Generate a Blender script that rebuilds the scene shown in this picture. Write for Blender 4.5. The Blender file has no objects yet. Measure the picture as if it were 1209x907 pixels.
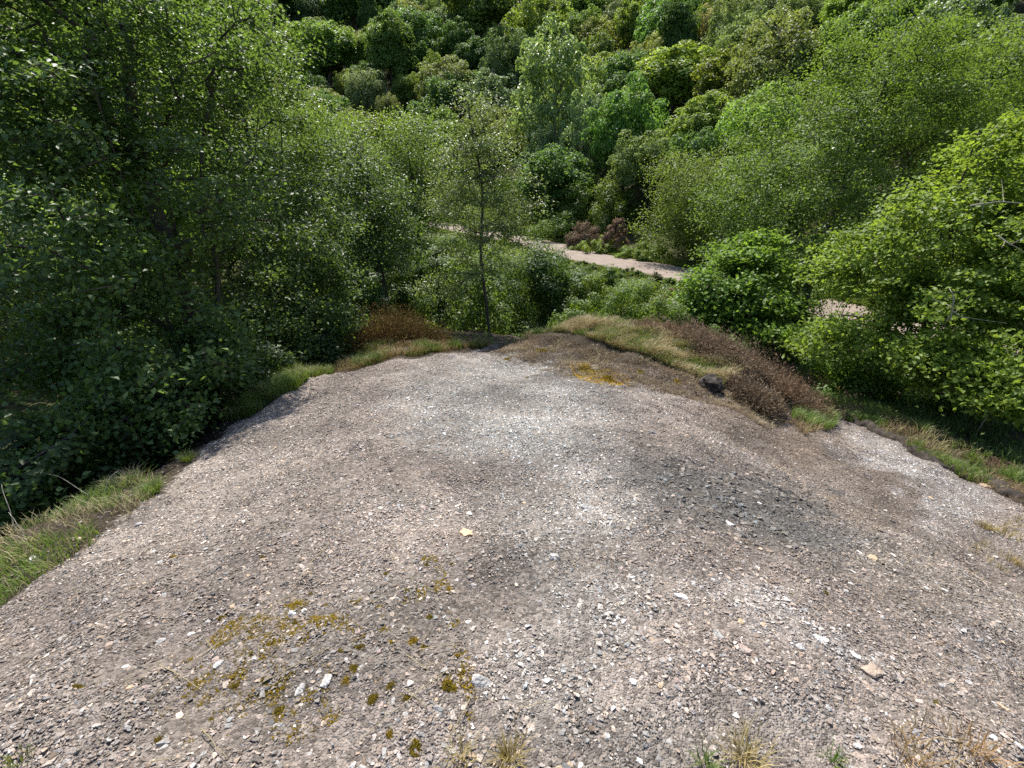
import bpy, bmesh, math, random
import numpy as np

# ------------------------------------------------------------------ camera, sky, sun, exposure
scene = bpy.context.scene
C = scene.collection
rng = np.random.default_rng(7)
random.seed(7)
EYE = 1.65
F = 560.0                      # focal length in pixels of the 1209 px wide photograph
PITCH = math.radians(24.0)
SP, CP = math.sin(PITCH), math.cos(PITCH)

cd = bpy.data.cameras.new('camera')
cam = bpy.data.objects.new('camera', cd)
C.objects.link(cam)
cam.location = (0, 0, EYE)
cam.rotation_euler = (math.radians(90) - PITCH, 0, 0)
cd.sensor_width = 36.0
cd.lens = F / 1209.0 * 36.0
cd.clip_start = 0.05
cd.clip_end = 2000
scene.camera = cam

SUN_AZ = math.radians(-13)     # towards the sun: to the left of straight ahead (+Y)
SUN_EL = math.radians(59)
sun_dir = np.array([math.sin(SUN_AZ) * math.cos(SUN_EL), math.cos(SUN_AZ) * math.cos(SUN_EL), math.sin(SUN_EL)])
world = bpy.data.worlds.new('World')
scene.world = world
world.use_nodes = True
wn = world.node_tree.nodes
wl = world.node_tree.links
sky = wn.new('ShaderNodeTexSky')
sky.sky_type = 'NISHITA'
sky.sun_disc = False
sky.sun_elevation = SUN_EL
sky.sun_rotation = SUN_AZ
bg = wn['Background']
bg.inputs['Strength'].default_value = 0.13
wl.new(sky.outputs['Color'], bg.inputs['Color'])
ld = bpy.data.lights.new('sun', 'SUN')
ld.energy = 4.9
ld.angle = math.radians(0.53)
ld.color = (1.0, 0.95, 0.87)
sun = bpy.data.objects.new('sun', ld)
C.objects.link(sun)
from mathutils import Vector, Matrix, Euler, Quaternion
sun.rotation_euler = Vector(-sun_dir).to_track_quat('-Z', 'Y').to_euler()
sun.location = (-20, 30, 50)
scene.view_settings.view_transform = 'Standard'
scene.view_settings.look = 'None'
scene.view_settings.exposure = 0.85
scene.view_settings.gamma = 1.0
scene.cycles.max_bounces = 7
scene.cycles.diffuse_bounces = 3
scene.cycles.glossy_bounces = 2
scene.cycles.transmission_bounces = 5
scene.cycles.use_denoising = False

# ------------------------------------------------------------------ small helpers
def ray(px, py):
    u = (px - 604.5) / F
    v = (453.5 - py) / F
    return np.array([u, CP + v * SP, -SP + v * CP])

def at(px, py, t):
    return np.array([0, 0, EYE]) + ray(px, py) * t

def project(P):
    P = np.atleast_2d(P) - np.array([0, 0, EYE])
    dep = P[:, 1] * CP - P[:, 2] * SP
    up = P[:, 1] * SP + P[:, 2] * CP
    dd = np.where(np.abs(dep) < 1e-4, 1e-4, dep)
    return 604.5 + F * P[:, 0] / dd, 453.5 - F * up / dd, dep

def hash2(ix, iy, seed):
    h = np.sin(ix * 127.1 + iy * 311.7 + seed * 74.7) * 43758.5453
    return h - np.floor(h)

def noise2(x, y, seed=0):
    ix, iy = np.floor(x), np.floor(y)
    fx, fy = x - ix, y - iy
    fx = fx * fx * (3 - 2 * fx)
    fy = fy * fy * (3 - 2 * fy)
    a = hash2(ix, iy, seed); b = hash2(ix + 1, iy, seed)
    c = hash2(ix, iy + 1, seed); d = hash2(ix + 1, iy + 1, seed)
    return (a + (b - a) * fx) * (1 - fy) + (c + (d - c) * fx) * fy - 0.5

def smooth(a, b, x):
    t = np.clip((x - a) / (b - a), 0, 1)
    return t * t * (3 - 2 * t)

def norm(v):
    return v / np.maximum(np.linalg.norm(v, axis=-1, keepdims=True), 1e-9)

def mesh_from(name, V, faces, attrs=None, mats=(), smooth_shade=False, nper=None, mat_index=None):
    """faces: int array (n,3) or (n,4), or a list of such arrays"""
    V = np.asarray(V, dtype=np.float32).reshape(-1, 3)
    if not isinstance(faces, list):
        faces = [faces]
    faces = [np.asarray(f, dtype=np.int32) for f in faces if len(f)]
    me = bpy.data.meshes.new(name)
    me.vertices.add(len(V))
    me.vertices.foreach_set('co', V.ravel())
    loops = np.concatenate([f.ravel() for f in faces])
    tot = np.concatenate([np.full(len(f), f.shape[1], dtype=np.int32) for f in faces])
    st = np.concatenate([[0], np.cumsum(tot)[:-1]]).astype(np.int32)
    me.loops.add(len(loops))
    me.loops.foreach_set('vertex_index', loops)
    me.polygons.add(len(tot))
    me.polygons.foreach_set('loop_start', st)
    me.polygons.foreach_set('loop_total', tot)
    if smooth_shade:
        me.polygons.foreach_set('use_smooth', np.ones(len(tot), dtype=bool))
    for k, a in (attrs or {}).items():
        a = np.asarray(a, dtype=np.float32)
        if a.ndim == 1:
            at_ = me.attributes.new(k, 'FLOAT', 'POINT')
            at_.data.foreach_set('value', a)
        else:
            at_ = me.attributes.new(k, 'FLOAT_COLOR', 'POINT')
            if a.shape[1] == 3:
                a = np.concatenate([a, np.ones((len(a), 1), dtype=np.float32)], 1)
            at_.data.foreach_set('color', a.ravel())
    for m in mats:
        me.materials.append(m)
    me.update(calc_edges=True)
    return me

def link(name, me, parent=None):
    o = bpy.data.objects.new(name, me)
    C.objects.link(o)
    if parent is not None:
        o.parent = parent
    return o

def empty(name, loc, label, cat, group=None):
    o = bpy.data.objects.new(name, None)
    o.empty_display_size = 0.2
    C.objects.link(o)
    o.location = [float(a) for a in loc]
    tag(o, label, cat, group)
    return o

def tag(o, label, cat, group=None):
    o['label'] = label
    o['category'] = cat
    if group:
        o['group'] = group

def kind(o, k):
    o['kind'] = k
    return o

# ------------------------------------------------------------------ materials
def nodemat(name):
    m = bpy.data.materials.new(name)
    m.use_nodes = True
    nt = m.node_tree
    return m, nt, nt.nodes, nt.links, nt.nodes['Principled BSDF']

def mixcol(nt, fac, a, b, mode='MIX'):
    n = nt.nodes.new('ShaderNodeMix')
    n.data_type = 'RGBA'
    n.blend_type = mode
    for sock, val in ((0, fac), (6, a), (7, b)):
        if hasattr(val, 'is_output'):
            nt.links.new(val, n.inputs[sock])
        elif sock == 0:
            n.inputs[0].default_value = val
        else:
            n.inputs[sock].default_value = (*val, 1)
    return n.outputs[2]

def leaf_material(name, dark, light, trans, tf=0.38, rough=0.5, spec=0.35):
    m, nt, N, L, p = nodemat(name)
    a = N.new('ShaderNodeAttribute'); a.attribute_name = 'tint'
    oi = N.new('ShaderNodeObjectInfo')
    c = mixcol(nt, a.outputs['Fac'], dark, light)
    c = mixcol(nt, 1.0, c, oi.outputs['Color'], 'MULTIPLY')
    L.new(c, p.inputs['Base Color'])
    p.inputs['Roughness'].default_value = rough
    p.inputs['Specular IOR Level'].default_value = spec
    tr = N.new('ShaderNodeBsdfTranslucent')
    c2 = mixcol(nt, a.outputs['Fac'], tuple(0.65 * x for x in trans), trans)
    c2 = mixcol(nt, 1.0, c2, oi.outputs['Color'], 'MULTIPLY')
    L.new(c2, tr.inputs['Color'])
    mx = N.new('ShaderNodeMixShader')
    mx.inputs[0].default_value = tf
    L.new(p.outputs[0], mx.inputs[1]); L.new(tr.outputs[0], mx.inputs[2])
    L.new(mx.outputs[0], N['Material Output'].inputs['Surface'])
    return m

def bark_material(name, dark, light, scale=9.0):
    m, nt, N, L, p = nodemat(name)
    tc = N.new('ShaderNodeTexCoord')
    mp = N.new('ShaderNodeMapping'); mp.inputs['Scale'].default_value = (1, 1, 0.25)
    L.new(tc.outputs['Object'], mp.inputs[0])
    n = N.new('ShaderNodeTexNoise'); n.inputs['Scale'].default_value = scale; n.inputs['Detail'].default_value = 6
    L.new(mp.outputs[0], n.inputs['Vector'])
    r = N.new('ShaderNodeValToRGB')
    r.color_ramp.elements[0].position = 0.35; r.color_ramp.elements[0].color = (*dark, 1)
    r.color_ramp.elements[1].position = 0.68; r.color_ramp.elements[1].color = (*light, 1)
    L.new(n.outputs['Fac'], r.inputs[0])
    L.new(r.outputs[0], p.inputs['Base Color'])
    b = N.new('ShaderNodeBump'); b.inputs['Strength'].default_value = 0.6; b.inputs['Distance'].default_value = 0.02
    L.new(n.outputs['Fac'], b.inputs['Height']); L.new(b.outputs[0], p.inputs['Normal'])
    p.inputs['Roughness'].default_value = 0.9
    return m

M = {}
M['birch'] = leaf_material('birch_leaf', (0.04, 0.078, 0.018), (0.11, 0.165, 0.04), (0.21, 0.31, 0.04), 0.44, 0.48, 0.45)
M['lime'] = leaf_material('lime_leaf', (0.085, 0.135, 0.018), (0.172, 0.262, 0.042), (0.29, 0.42, 0.045), 0.46, 0.5, 0.3)
M['oak'] = leaf_material('oak_leaf', (0.06, 0.10, 0.02), (0.12, 0.18, 0.038), (0.24, 0.33, 0.035), 0.44, 0.5, 0.3)
M['pale'] = leaf_material('pale_leaf', (0.08, 0.12, 0.042), (0.17, 0.215, 0.08), (0.24, 0.31, 0.07), 0.42, 0.42, 0.45)
M['olive'] = leaf_material('olive_leaf', (0.085, 0.11, 0.026), (0.145, 0.18, 0.055), (0.25, 0.3, 0.05), 0.42, 0.5, 0.3)
M['grass'] = leaf_material('grass_blade', (0.075, 0.135, 0.018), (0.19, 0.24, 0.05), (0.22, 0.3, 0.04), 0.36)
M['straw'] = leaf_material('dry_straw', (0.23, 0.19, 0.095), (0.45, 0.38, 0.22), (0.35, 0.28, 0.12), 0.25)
M['heather'] = leaf_material('heather_twig', (0.085, 0.066, 0.047), (0.29, 0.235, 0.175), (0.2, 0.14, 0.09), 0.2, 0.8, 0.1)
M['rust'] = leaf_material('rusty_heather_twig', (0.055, 0.04, 0.017), (0.19, 0.14, 0.055), (0.12, 0.085, 0.03), 0.2, 0.8, 0.1)
M['bracken'] = leaf_material('dead_bracken', (0.12, 0.085, 0.055), (0.3, 0.22, 0.15), (0.22, 0.13, 0.07), 0.25, 0.8, 0.1)
M['moss'] = leaf_material('moss', (0.09, 0.075, 0.012), (0.26, 0.21, 0.02), (0.25, 0.22, 0.02), 0.2, 0.9, 0.05)
M['bark'] = bark_material('dark_bark', (0.028, 0.022, 0.017), (0.085, 0.07, 0.055))
M['birchbark'] = bark_material('birch_bark', (0.06, 0.05, 0.04), (0.27, 0.24, 0.21), 14)
M['deadwood'] = bark_material('dead_wood', (0.16, 0.14, 0.11), (0.42, 0.38, 0.32), 20)
M['peat'] = bark_material('peat', (0.012, 0.009, 0.007), (0.05, 0.037, 0.027), 12)

# ground colours are carried by the 'zone' attribute of the sheet; the nodes add grain
def ground_material(name, fine=True):
    m, nt, N, L, p = nodemat(name)
    a = N.new('ShaderNodeAttribute'); a.attribute_name = 'zone'
    g = N.new('ShaderNodeNewGeometry')
    v = N.new('ShaderNodeTexVoronoi'); v.inputs['Scale'].default_value = 60 if fine else 6
    L.new(g.outputs['Position'], v.inputs['Vector'])
    v2 = N.new('ShaderNodeTexVoronoi'); v2.inputs['Scale'].default_value = 130 if fine else 14
    L.new(g.outputs['Position'], v2.inputs['Vector'])
    n = N.new('ShaderNodeTexNoise'); n.inputs['Scale'].default_value = 3.0; n.inputs['Detail'].default_value = 8
    L.new(g.outputs['Position'], n.inputs['Vector'])
    sep = N.new('ShaderNodeSeparateColor'); L.new(v.outputs['Color'], sep.inputs[0])
    mr = N.new('ShaderNodeMapRange'); mr.inputs[3].default_value = 0.45; mr.inputs[4].default_value = 1.25
    L.new(sep.outputs[0], mr.inputs[0])
    mr2 = N.new('ShaderNodeMapRange'); mr2.inputs[1].default_value = 0.3; mr2.inputs[2].default_value = 0.7
    mr2.inputs[3].default_value = 0.75; mr2.inputs[4].default_value = 1.2
    L.new(n.outputs['Fac'], mr2.inputs[0])
    mul = N.new('ShaderNodeMath'); mul.operation = 'MULTIPLY'
    L.new(mr.outputs[0], mul.inputs[0]); L.new(mr2.outputs[0], mul.inputs[1])
    vm = N.new('ShaderNodeVectorMath'); vm.operation = 'SCALE'
    L.new(a.outputs['Color'], vm.inputs[0]); L.new(mul.outputs[0], vm.inputs['Scale'])
    L.new(vm.outputs[0], p.inputs['Base Color'])
    ad = N.new('ShaderNodeMath'); ad.operation = 'ADD'
    L.new(v.outputs['Distance'], ad.inputs[0]); L.new(v2.outputs['Distance'], ad.inputs[1])
    b = N.new('ShaderNodeBump'); b.inputs['Strength'].default_value = 0.9
    b.inputs['Distance'].default_value = 0.012 if fine else 0.08
    b.invert = True
    L.new(ad.outputs[0], b.inputs['Height']); L.new(b.outputs[0], p.inputs['Normal'])
    p.inputs['Roughness'].default_value = 0.95
    p.inputs['Specular IOR Level'].default_value = 0.15
    return m
M['spoil'] = ground_material('spoil')
M['soil'] = ground_material('soil', False)

def stone_material(name, instanced):
    m, nt, N, L, p = nodemat(name)
    oi = N.new('ShaderNodeObjectInfo')
    if instanced:
        a = N.new('ShaderNodeAttribute'); a.attribute_name = 'col'; a.attribute_type = 'INSTANCER'
        base = a.outputs['Color']
    else:
        base = oi.outputs['Color']
    tc = N.new('ShaderNodeTexCoord')
    n = N.new('ShaderNodeTexNoise'); n.inputs['Scale'].default_value = 2.2; n.inputs['Detail'].default_value = 5
    L.new(tc.outputs['Object'], n.inputs['Vector'])
    mr = N.new('ShaderNodeMapRange'); mr.inputs[1].default_value = 0.3; mr.inputs[2].default_value = 0.7
    mr.inputs[3].default_value = 0.7; mr.inputs[4].default_value = 1.2
    L.new(n.outputs['Fac'], mr.inputs[0])
    vm = N.new('ShaderNodeVectorMath'); vm.operation = 'SCALE'
    L.new(base, vm.inputs[0]); L.new(mr.outputs[0], vm.inputs['Scale'])
    L.new(vm.outputs[0], p.inputs['Base Color'])
    b = N.new('ShaderNodeBump'); b.inputs['Strength'].default_value = 0.4; b.inputs['Distance'].default_value = 0.15
    L.new(n.outputs['Fac'], b.inputs['Height']); L.new(b.outputs[0], p.inputs['Normal'])
    p.inputs['Roughness'].default_value = 0.75
    p.inputs['Specular IOR Level'].default_value = 0.3
    return m
M['stone'] = stone_material('stone', False)
M['pebble'] = stone_material('gravel_stone', True)

def track_material():
    m, nt, N, L, p = nodemat('track_surface')
    g = N.new('ShaderNodeNewGeometry')
    n = N.new('ShaderNodeTexNoise'); n.inputs['Scale'].default_value = 1.3; n.inputs['Detail'].default_value = 9
    n.inputs['Roughness'].default_value = 0.7
    L.new(g.outputs['Position'], n.inputs['Vector'])
    r = N.new('ShaderNodeValToRGB')
    r.color_ramp.elements[0].position = 0.3; r.color_ramp.elements[0].color = (0.17, 0.132, 0.105, 1)
    r.color_ramp.elements[1].position = 0.7; r.color_ramp.elements[1].color = (0.255, 0.205, 0.168, 1)
    L.new(n.outputs['Fac'], r.inputs[0]); L.new(r.outputs[0], p.inputs['Base Color'])
    n2 = N.new('ShaderNodeTexNoise'); n2.inputs['Scale'].default_value = 30; n2.inputs['Detail'].default_value = 4
    L.new(g.outputs['Position'], n2.inputs['Vector'])
    b = N.new('ShaderNodeBump'); b.inputs['Strength'].default_value = 0.5; b.inputs['Distance'].default_value = 0.03
    L.new(n2.outputs['Fac'], b.inputs['Height']); L.new(b.outputs[0], p.inputs['Normal'])
    p.inputs['Roughness'].default_value = 0.95
    return m
M['track'] = track_material()

# ------------------------------------------------------------------ terrain
TRACK = np.array([(34, -25), (22, 3), (14.4, 19), (9.7, 28.5), (5.4, 34.2), (2.0, 41.5), (-4.2, 51), (-12, 61), (-27, 66), (-60, 64), (-110, 54)], float)
def catmull(P, n=12):
    P = np.vstack([2 * P[0] - P[1], P, 2 * P[-1] - P[-2]])
    out = []
    for i in range(1, len(P) - 2):
        for k in range(n):
            t = k / n
            a, b, c, d = P[i - 1], P[i], P[i + 1], P[i + 2]
            out.append(0.5 * ((2 * b) + (c - a) * t + (2 * a - 5 * b + 4 * c - d) * t * t + (3 * b - a - 3 * c + d) * t ** 3))
    out.append(P[-2])
    return np.array(out)
TC = catmull(TRACK)

def track_signed(x, y):
    """distance to the track's middle line, positive on the hill side"""
    best = np.full(x.shape, 1e9); sgn = np.ones(x.shape)
    for a, b in zip(TC[:-1], TC[1:]):
        d = b - a
        l2 = d @ d
        t = np.clip(((x - a[0]) * d[0] + (y - a[1]) * d[1]) / l2, 0, 1)
        qx, qy = x - a[0] - t * d[0], y - a[1] - t * d[1]
        dd = np.hypot(qx, qy)
        cr = d[0] * qy - d[1] * qx
        m = dd < best
        best = np.where(m, dd, best)
        sgn = np.where(m, np.where(cr < 0, 1.0, -1.0), sgn)
    return best * sgn

TZ = EYE - 5.5
CTRL = [  # x, y, z : crest of the spoil heap, its edges, the hollow on the left, the bank on the right
    (0, -6, .6), (-3, -5, .3), (3, -5, .3), (0, -2.5, .15), (0, 0, 0), (0, .84, 0), (-1.55, .84, 0), (1.55, .84, -.05), (-2.3, 0, -.05), (2.6, 0, -.25),
    (0, 2, -.22), (0, 3.5, -.47), (0, 5, -.75), (0, 6.5, -1.02), (-.2, 8, -1.33), (-.2, 8.7, -1.55),
    (-1.6, 3, -.4), (-1.7, 5, -.76), (-1.4, 7, -1.12), (-2.72, 1.82, -.45), (-3.0, 3.4, -.8), (-3.4, 5.0, -1.1), (-2.93, 7.07, -1.3), (-1.16, 8.2, -1.36),
    (-3.3, 1.3, -.6), (-3.6, 2.7, -.74), (-3.5, 3.6, -.92), (-4.1, 3.6, -1.4), (-4.0, 5, -1.35), (-3.75, 5.9, -1.2), (-4.6, 6, -1.8), (-3.55, 6.6, -1.27), (-4.1, 7.2, -1.8), (-2.4, 9.0, -1.42), (-1.1, 9.2, -1.62), (-2.9, 8.3, -1.5),
    (-4.5, .5, -1.5), (-4.7, 2.6, -2.1), (-6, 3, -3.2), (-6, 6, -3.1), (-4.6, 9, -2.5), (-3, 10.5, -1.9), (-.6, 11.3, -1.98), (-8, 4, -3.7), (-8, 9, -3.7), (-9, -3, -3.2), (-5, -4, -1.2),
    (1.6, 3, -.45), (1.7, 5, -.85), (1.3, 6.5, -1.12), (3.4, 2.3, -.95), (3.2, 4, -1.25), (4.6, 3.2, -1.55), (4.6, 4.8, -1.75), (3.0, 5.6, -1.3), (4.2, 5.6, -1.68),
    (6.25, 4.75, -1.95), (5.2, 6.9, -2.05), (7.4, 3, -2.1), (9, 5, -2.2), (7, 7, -2.25), (8.2, 9, -2.7), (5.8, 8.4, -2.4),
    (1.4, 7.6, -1.05), (1.7, 8.4, -.98), (2.8, 7.2, -1.05), (3.1, 8.0, -1.0), (.5, 8.7, -1.2), (1.8, 9.3, -1.12), (3.8, 7.0, -1.3), (3.9, 8.2, -1.5),
    (2.2, 10.6, -2.1), (4.5, 9.6, -2.4), (.4, 10.4, -1.9), (4.6, 6.6, -1.8),
    (2, 13, -3.0), (-4, 14, -3.2), (6, 12, -3.1), (0, 17, -3.6), (10, 12, -3.3), (6, 18, -3.7), (-8, 16, -3.9), (13, 8, -3.2), (-14, 6, -4.2), (12, 0, -2.9), (14, -8, -2.6), (-14, -6, -3.8),
    (-10, 26, TZ), (0, 28, TZ), (5, 26, TZ), (-16, 18, TZ), (-22, 6, TZ - .3), (-22, -12, TZ), (-20, 30, TZ), (4, -12, .6), (12, -14, -2.2), (18, 0, TZ + .3), (12, 17, TZ + .1),
]
CTRL = np.array(CTRL, float)
def phi(r):
    return np.sqrt(r * r + 0.25)
_d = np.hypot(CTRL[:, None, 0] - CTRL[None, :, 0], CTRL[:, None, 1] - CTRL[None, :, 1])
RW = np.linalg.solve(phi(_d) + np.eye(len(CTRL)) * -1e-3, CTRL[:, 2] - TZ)

def height(x, y):
    x = np.asarray(x, float); y = np.asarray(y, float)
    shp = x.shape
    x = x.ravel(); y = y.ravel()
    near = np.zeros(len(x))
    for i0 in range(0, len(x), 60000):
        sl = slice(i0, i0 + 60000)
        r = np.hypot(x[sl, None] - CTRL[None, :, 0], y[sl, None] - CTRL[None, :, 1])
        near[sl] = phi(r) @ RW
    w = 1 - smooth(18, 30, np.hypot(x, (y - 4) * 0.95))
    z = TZ + near * w
    s = track_signed(x, y)
    fl = smooth(2.0, 6.0, np.abs(s))
    z = z * fl + TZ * (1 - fl)
    rise = np.maximum(s - 4.0, 0)
    z += np.where(rise > 0, 0.60 * (np.sqrt(rise * rise + 9) - 3), 0)
    left = np.maximum(-x - 24, 0)
    z += 0.25 * left * (s < 0) * smooth(4, 14, -s)
    far = smooth(10, 22, np.hypot(x, y - 4))
    z += far * fl * (0.5 * noise2(x * .3, y * .3, 3) + 1.6 * smooth(6, 25, s) * noise2(x * .07, y * .07, 4))
    nr = 1 - smooth(9, 14, np.hypot(x, y - 4))
    z += nr * (0.14 * noise2(x * 1.1, y * 1.1, 5) + 0.08 * noise2(x * 3.1, y * 3.1, 6) + 0.03 * noise2(x * 9, y * 9, 8))
    return z.reshape(shp)

def hz(x, y):
    return float(height(np.array([float(x)]), np.array([float(y)]))[0])

def normal_at(x, y, e=0.05):
    gx = (height(x + e, y) - height(x - e, y)) / (2 * e)
    gy = (height(x, y + e) - height(x, y - e)) / (2 * e)
    return norm(np.stack([-gx, -gy, np.ones_like(gx)], -1))

def ground_hit(px, py, off=0.0, t0=1.0, t1=260.0):
    """where the ray of a photo pixel meets the ground (plus an offset in height)"""
    d = ray(px, py)
    ts = np.geomspace(t0, t1, 1500)
    P = np.array([0, 0, EYE]) + ts[:, None] * d
    below = P[:, 2] <= height(P[:, 0], P[:, 1]) + off
    if not below.any():
        return None
    i = int(np.argmax(below))
    return P[i], ts[i]

# image-space zones turned into colours of the ground itself (what the stuff is made of)
def blob(px, py, cx, cy, rx, ry, ang=0.0):
    a = math.radians(ang)
    dx, dy = px - cx, py - cy
    u = (dx * math.cos(a) + dy * math.sin(a)) / rx
    v = (-dx * math.sin(a) + dy * math.cos(a)) / ry
    return 1 - smooth(0.35, 1.15, np.sqrt(u * u + v * v))

LEFT_EDGE = np.array([(-2.3, 0), (-2.72, 1.82), (-3.05, 3.4), (-3.4, 5.0), (-2.93, 7.07), (-2.3, 7.8), (-1.16, 8.25), (-.2, 8.6)])
def poly_dist(x, y, P):
    best = np.full(x.shape, 1e9); sg = np.ones(x.shape)
    for a, b in zip(P[:-1], P[1:]):
        d = b - a
        t = np.clip(((x - a[0]) * d[0] + (y - a[1]) * d[1]) / (d @ d), 0, 1)
        qx, qy = x - a[0] - t * d[0], y - a[1] - t * d[1]
        dd = np.hypot(qx, qy); m = dd < best
        best = np.where(m, dd, best); sg = np.where(m, np.sign(d[0] * qy - d[1] * qx), sg)
    return best * sg      # positive on the left of the walking direction

def inside(x, y, P):
    r = np.zeros(x.shape, bool)
    for (x1, y1), (x2, y2) in zip(P, np.roll(P, -1, 0)):
        c = ((y1 > y) != (y2 > y)) & (x < (x2 - x1) * (y - y1) / (y2 - y1 + 1e-12) + x1)
        r ^= c
    return r
# open gravel as seen in the photograph, turned to ground coordinates
GRAVEL_PX = [(0, 720), (60, 672), (130, 625), (185, 585), (240, 530), (280, 497), (330, 470), (385, 442), (450, 430), (520, 418), (560, 414), (595, 402), (640, 408), (700, 425),
             (770, 436), (840, 462), (900, 490), (960, 512), (985, 487), (1040, 512), (1100, 545), (1160, 572), (1215, 592), (1270, 640)]
def px_ground(p, default=None):
    h = ground_hit(*p)
    return h[0][:2]
GP = np.array([px_ground(p) for p in GRAVEL_PX])
GP = np.vstack([[-2.6, -8], [-2.5, -1], GP, [6.9, 2.5], [6.6, -1], [6, -8]])

def zone_colour(x, y, z, chips=1.0):
    px, py, dep = project(np.stack([x.ravel(), y.ravel(), z.ravel()], -1))
    px = np.where(dep > 0.2, px, -999).reshape(x.shape); py = np.where(dep > 0.2, py, -999).reshape(x.shape)
    wob = 40 * noise2(x * 2.3, y * 2.3, 13) + 36 * noise2(x * 6, y * 6, 14) + 30 * noise2(x * 15, y * 15, 16)
    px = px + wob; py = py + .55 * (40 * noise2(x * 2.1, y * 2.1, 17) + 36 * noise2(x * 5.5, y * 5.5, 18) + 40 * noise2(x * 14, y * 14, 19))
    n1 = noise2(x * 1.7, y * 1.7, 11) + 0.5 * noise2(x * 4.3, y * 4.3, 12)
    base = np.array([0.31, 0.258, 0.220]) * np.ones(x.shape + (3,))
    def mix(c, w):
        nonlocal base
        w = np.clip(w, 0, 1)[..., None] * (1.0 if sum(c) < .9 else chips)
        base = base * (1 - w) + np.array(c) * w
    pale, dark, brown, tan, white = (0.405, 0.395, 0.365), (0.128, 0.119, 0.108), (0.215, 0.165, 0.125), (0.38, 0.315, 0.265), (0.46, 0.43, 0.405)
    mix((0.365, 0.31, 0.262), blob(px, py, 230, 560, 230, 140, -35) * .8)
    mix(pale, blob(px, py, 600, 480, 170, 90) * 0.95)
    mix(pale, blob(px, py, 680, 640, 150, 130, 60) * 0.5)
    mix(pale, blob(px, py, 640, 780, 110, 120) * 0.4)
    mix((0.20, 0.175, 0.15), blob(px, py, 420, 760, 190, 80, -25) * (0.75 + .6 * n1))
    mix((0.21, 0.19, 0.165), blob(px, py, 480, 600, 45, 25, 0) * .6)
    mix(dark, blob(px, py, 870, 595, 230, 58, 18) * (0.85 + .6 * n1))
    mix(dark, blob(px, py, 760, 650, 150, 40, 8) * (0.45 + .5 * n1))
    mix((0.25, 0.205, 0.175), blob(px, py, 800, 655, 130, 30, 6) * 0.6)
    mix(brown, blob(px, py, 900, 505, 180, 38, 24) * 0.9)
    mix((0.25, 0.2, 0.16), blob(px, py, 1050, 600, 120, 40, 22) * 0.8)
    mix(white, blob(px, py, 1070, 555, 120, 26, 24) * (0.75 + .5 * n1))
    mix(white, blob(px, py, 1120, 600, 60, 40, -40) * (0.7 + .6 * n1))
    mix((0.21, 0.18, 0.15), blob(px, py, 1110, 690, 150, 45, 18) * 0.7)
    mix(white, blob(px, py, 950, 740, 150, 28, 28) * (0.5 + .9 * n1))
    mix(white, blob(px, py, 1170, 770, 60, 30, 30) * (0.5 + .9 * n1))
    mix((0.24, 0.215, 0.19), blob(px, py, 760, 870, 300, 60) * 0.55)
    mix((0.25, 0.215, 0.185), blob(px, py, 180, 800, 200, 80, -20) * (0.5 + .8 * n1))
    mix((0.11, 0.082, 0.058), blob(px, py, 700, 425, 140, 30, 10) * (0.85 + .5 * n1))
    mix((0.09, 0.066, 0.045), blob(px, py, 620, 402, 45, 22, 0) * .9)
    out = ~inside(x, y, GP)
    soil = np.array([0.085, 0.066, 0.045])
    w = out.astype(float)[..., None]
    base = base * (1 - w) + soil * w
    return np.clip(base * np.array([.90, .91, .92]) * (1 + 0.5 * n1[..., None]), 0.01, 0.8)

# near sheet: the heap itself, fine enough for its lumps
xs = np.arange(-9.0, 13.001, 0.055); ys = np.arange(-7.0, 15.001, 0.055)
X, Y = np.meshgrid(xs, ys)
Z = height(X, Y)
Z += 0.012 * noise2(X * 24, Y * 24, 21)
def grid_faces(nx, ny):
    i = np.arange(nx * ny).reshape(ny, nx)
    return np.stack([i[:-1, :-1], i[:-1, 1:], i[1:, 1:], i[1:, :-1]], -1).reshape(-1, 4)
ZC = zone_colour(X, Y, Z, .35) * .85
me = mesh_from('spoil_heap', np.stack([X, Y, Z], -1), grid_faces(len(xs), len(ys)), {'zone': ZC.reshape(-1, 3)}, [M['spoil']], True)
kind(link('spoil_heap', me), 'structure')

# wide sheet: valley floor and hillside
gx = np.concatenate([np.arange(-260, -30, 5), np.arange(-30, 40, 0.8), np.arange(40, 261, 5)])
gy = np.concatenate([np.arange(-60, -10, 4), np.arange(-10, 75, 0.8), np.arange(75, 281, 4)])
X2, Y2 = np.meshgrid(gx, gy)
Z2 = height(X2, Y2)
ins = (X2 > -8.6) & (X2 < 12.6) & (Y2 > -6.6) & (Y2 < 14.6)
Z2 = np.where(ins, Z2 - 0.9, Z2 - 0.01)
zc2 = np.zeros(X2.shape + (3,)) + np.array([0.055, 0.06, 0.022])
zc2 *= (1 + 0.9 * noise2(X2 * .5, Y2 * .5, 31))[..., None]
me = mesh_from('ground', np.stack([X2, Y2, Z2], -1), grid_faces(len(gx), len(gy)), {'zone': zc2.reshape(-1, 3)}, [M['soil']], True)
kind(link('ground', me), 'structure')

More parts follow.
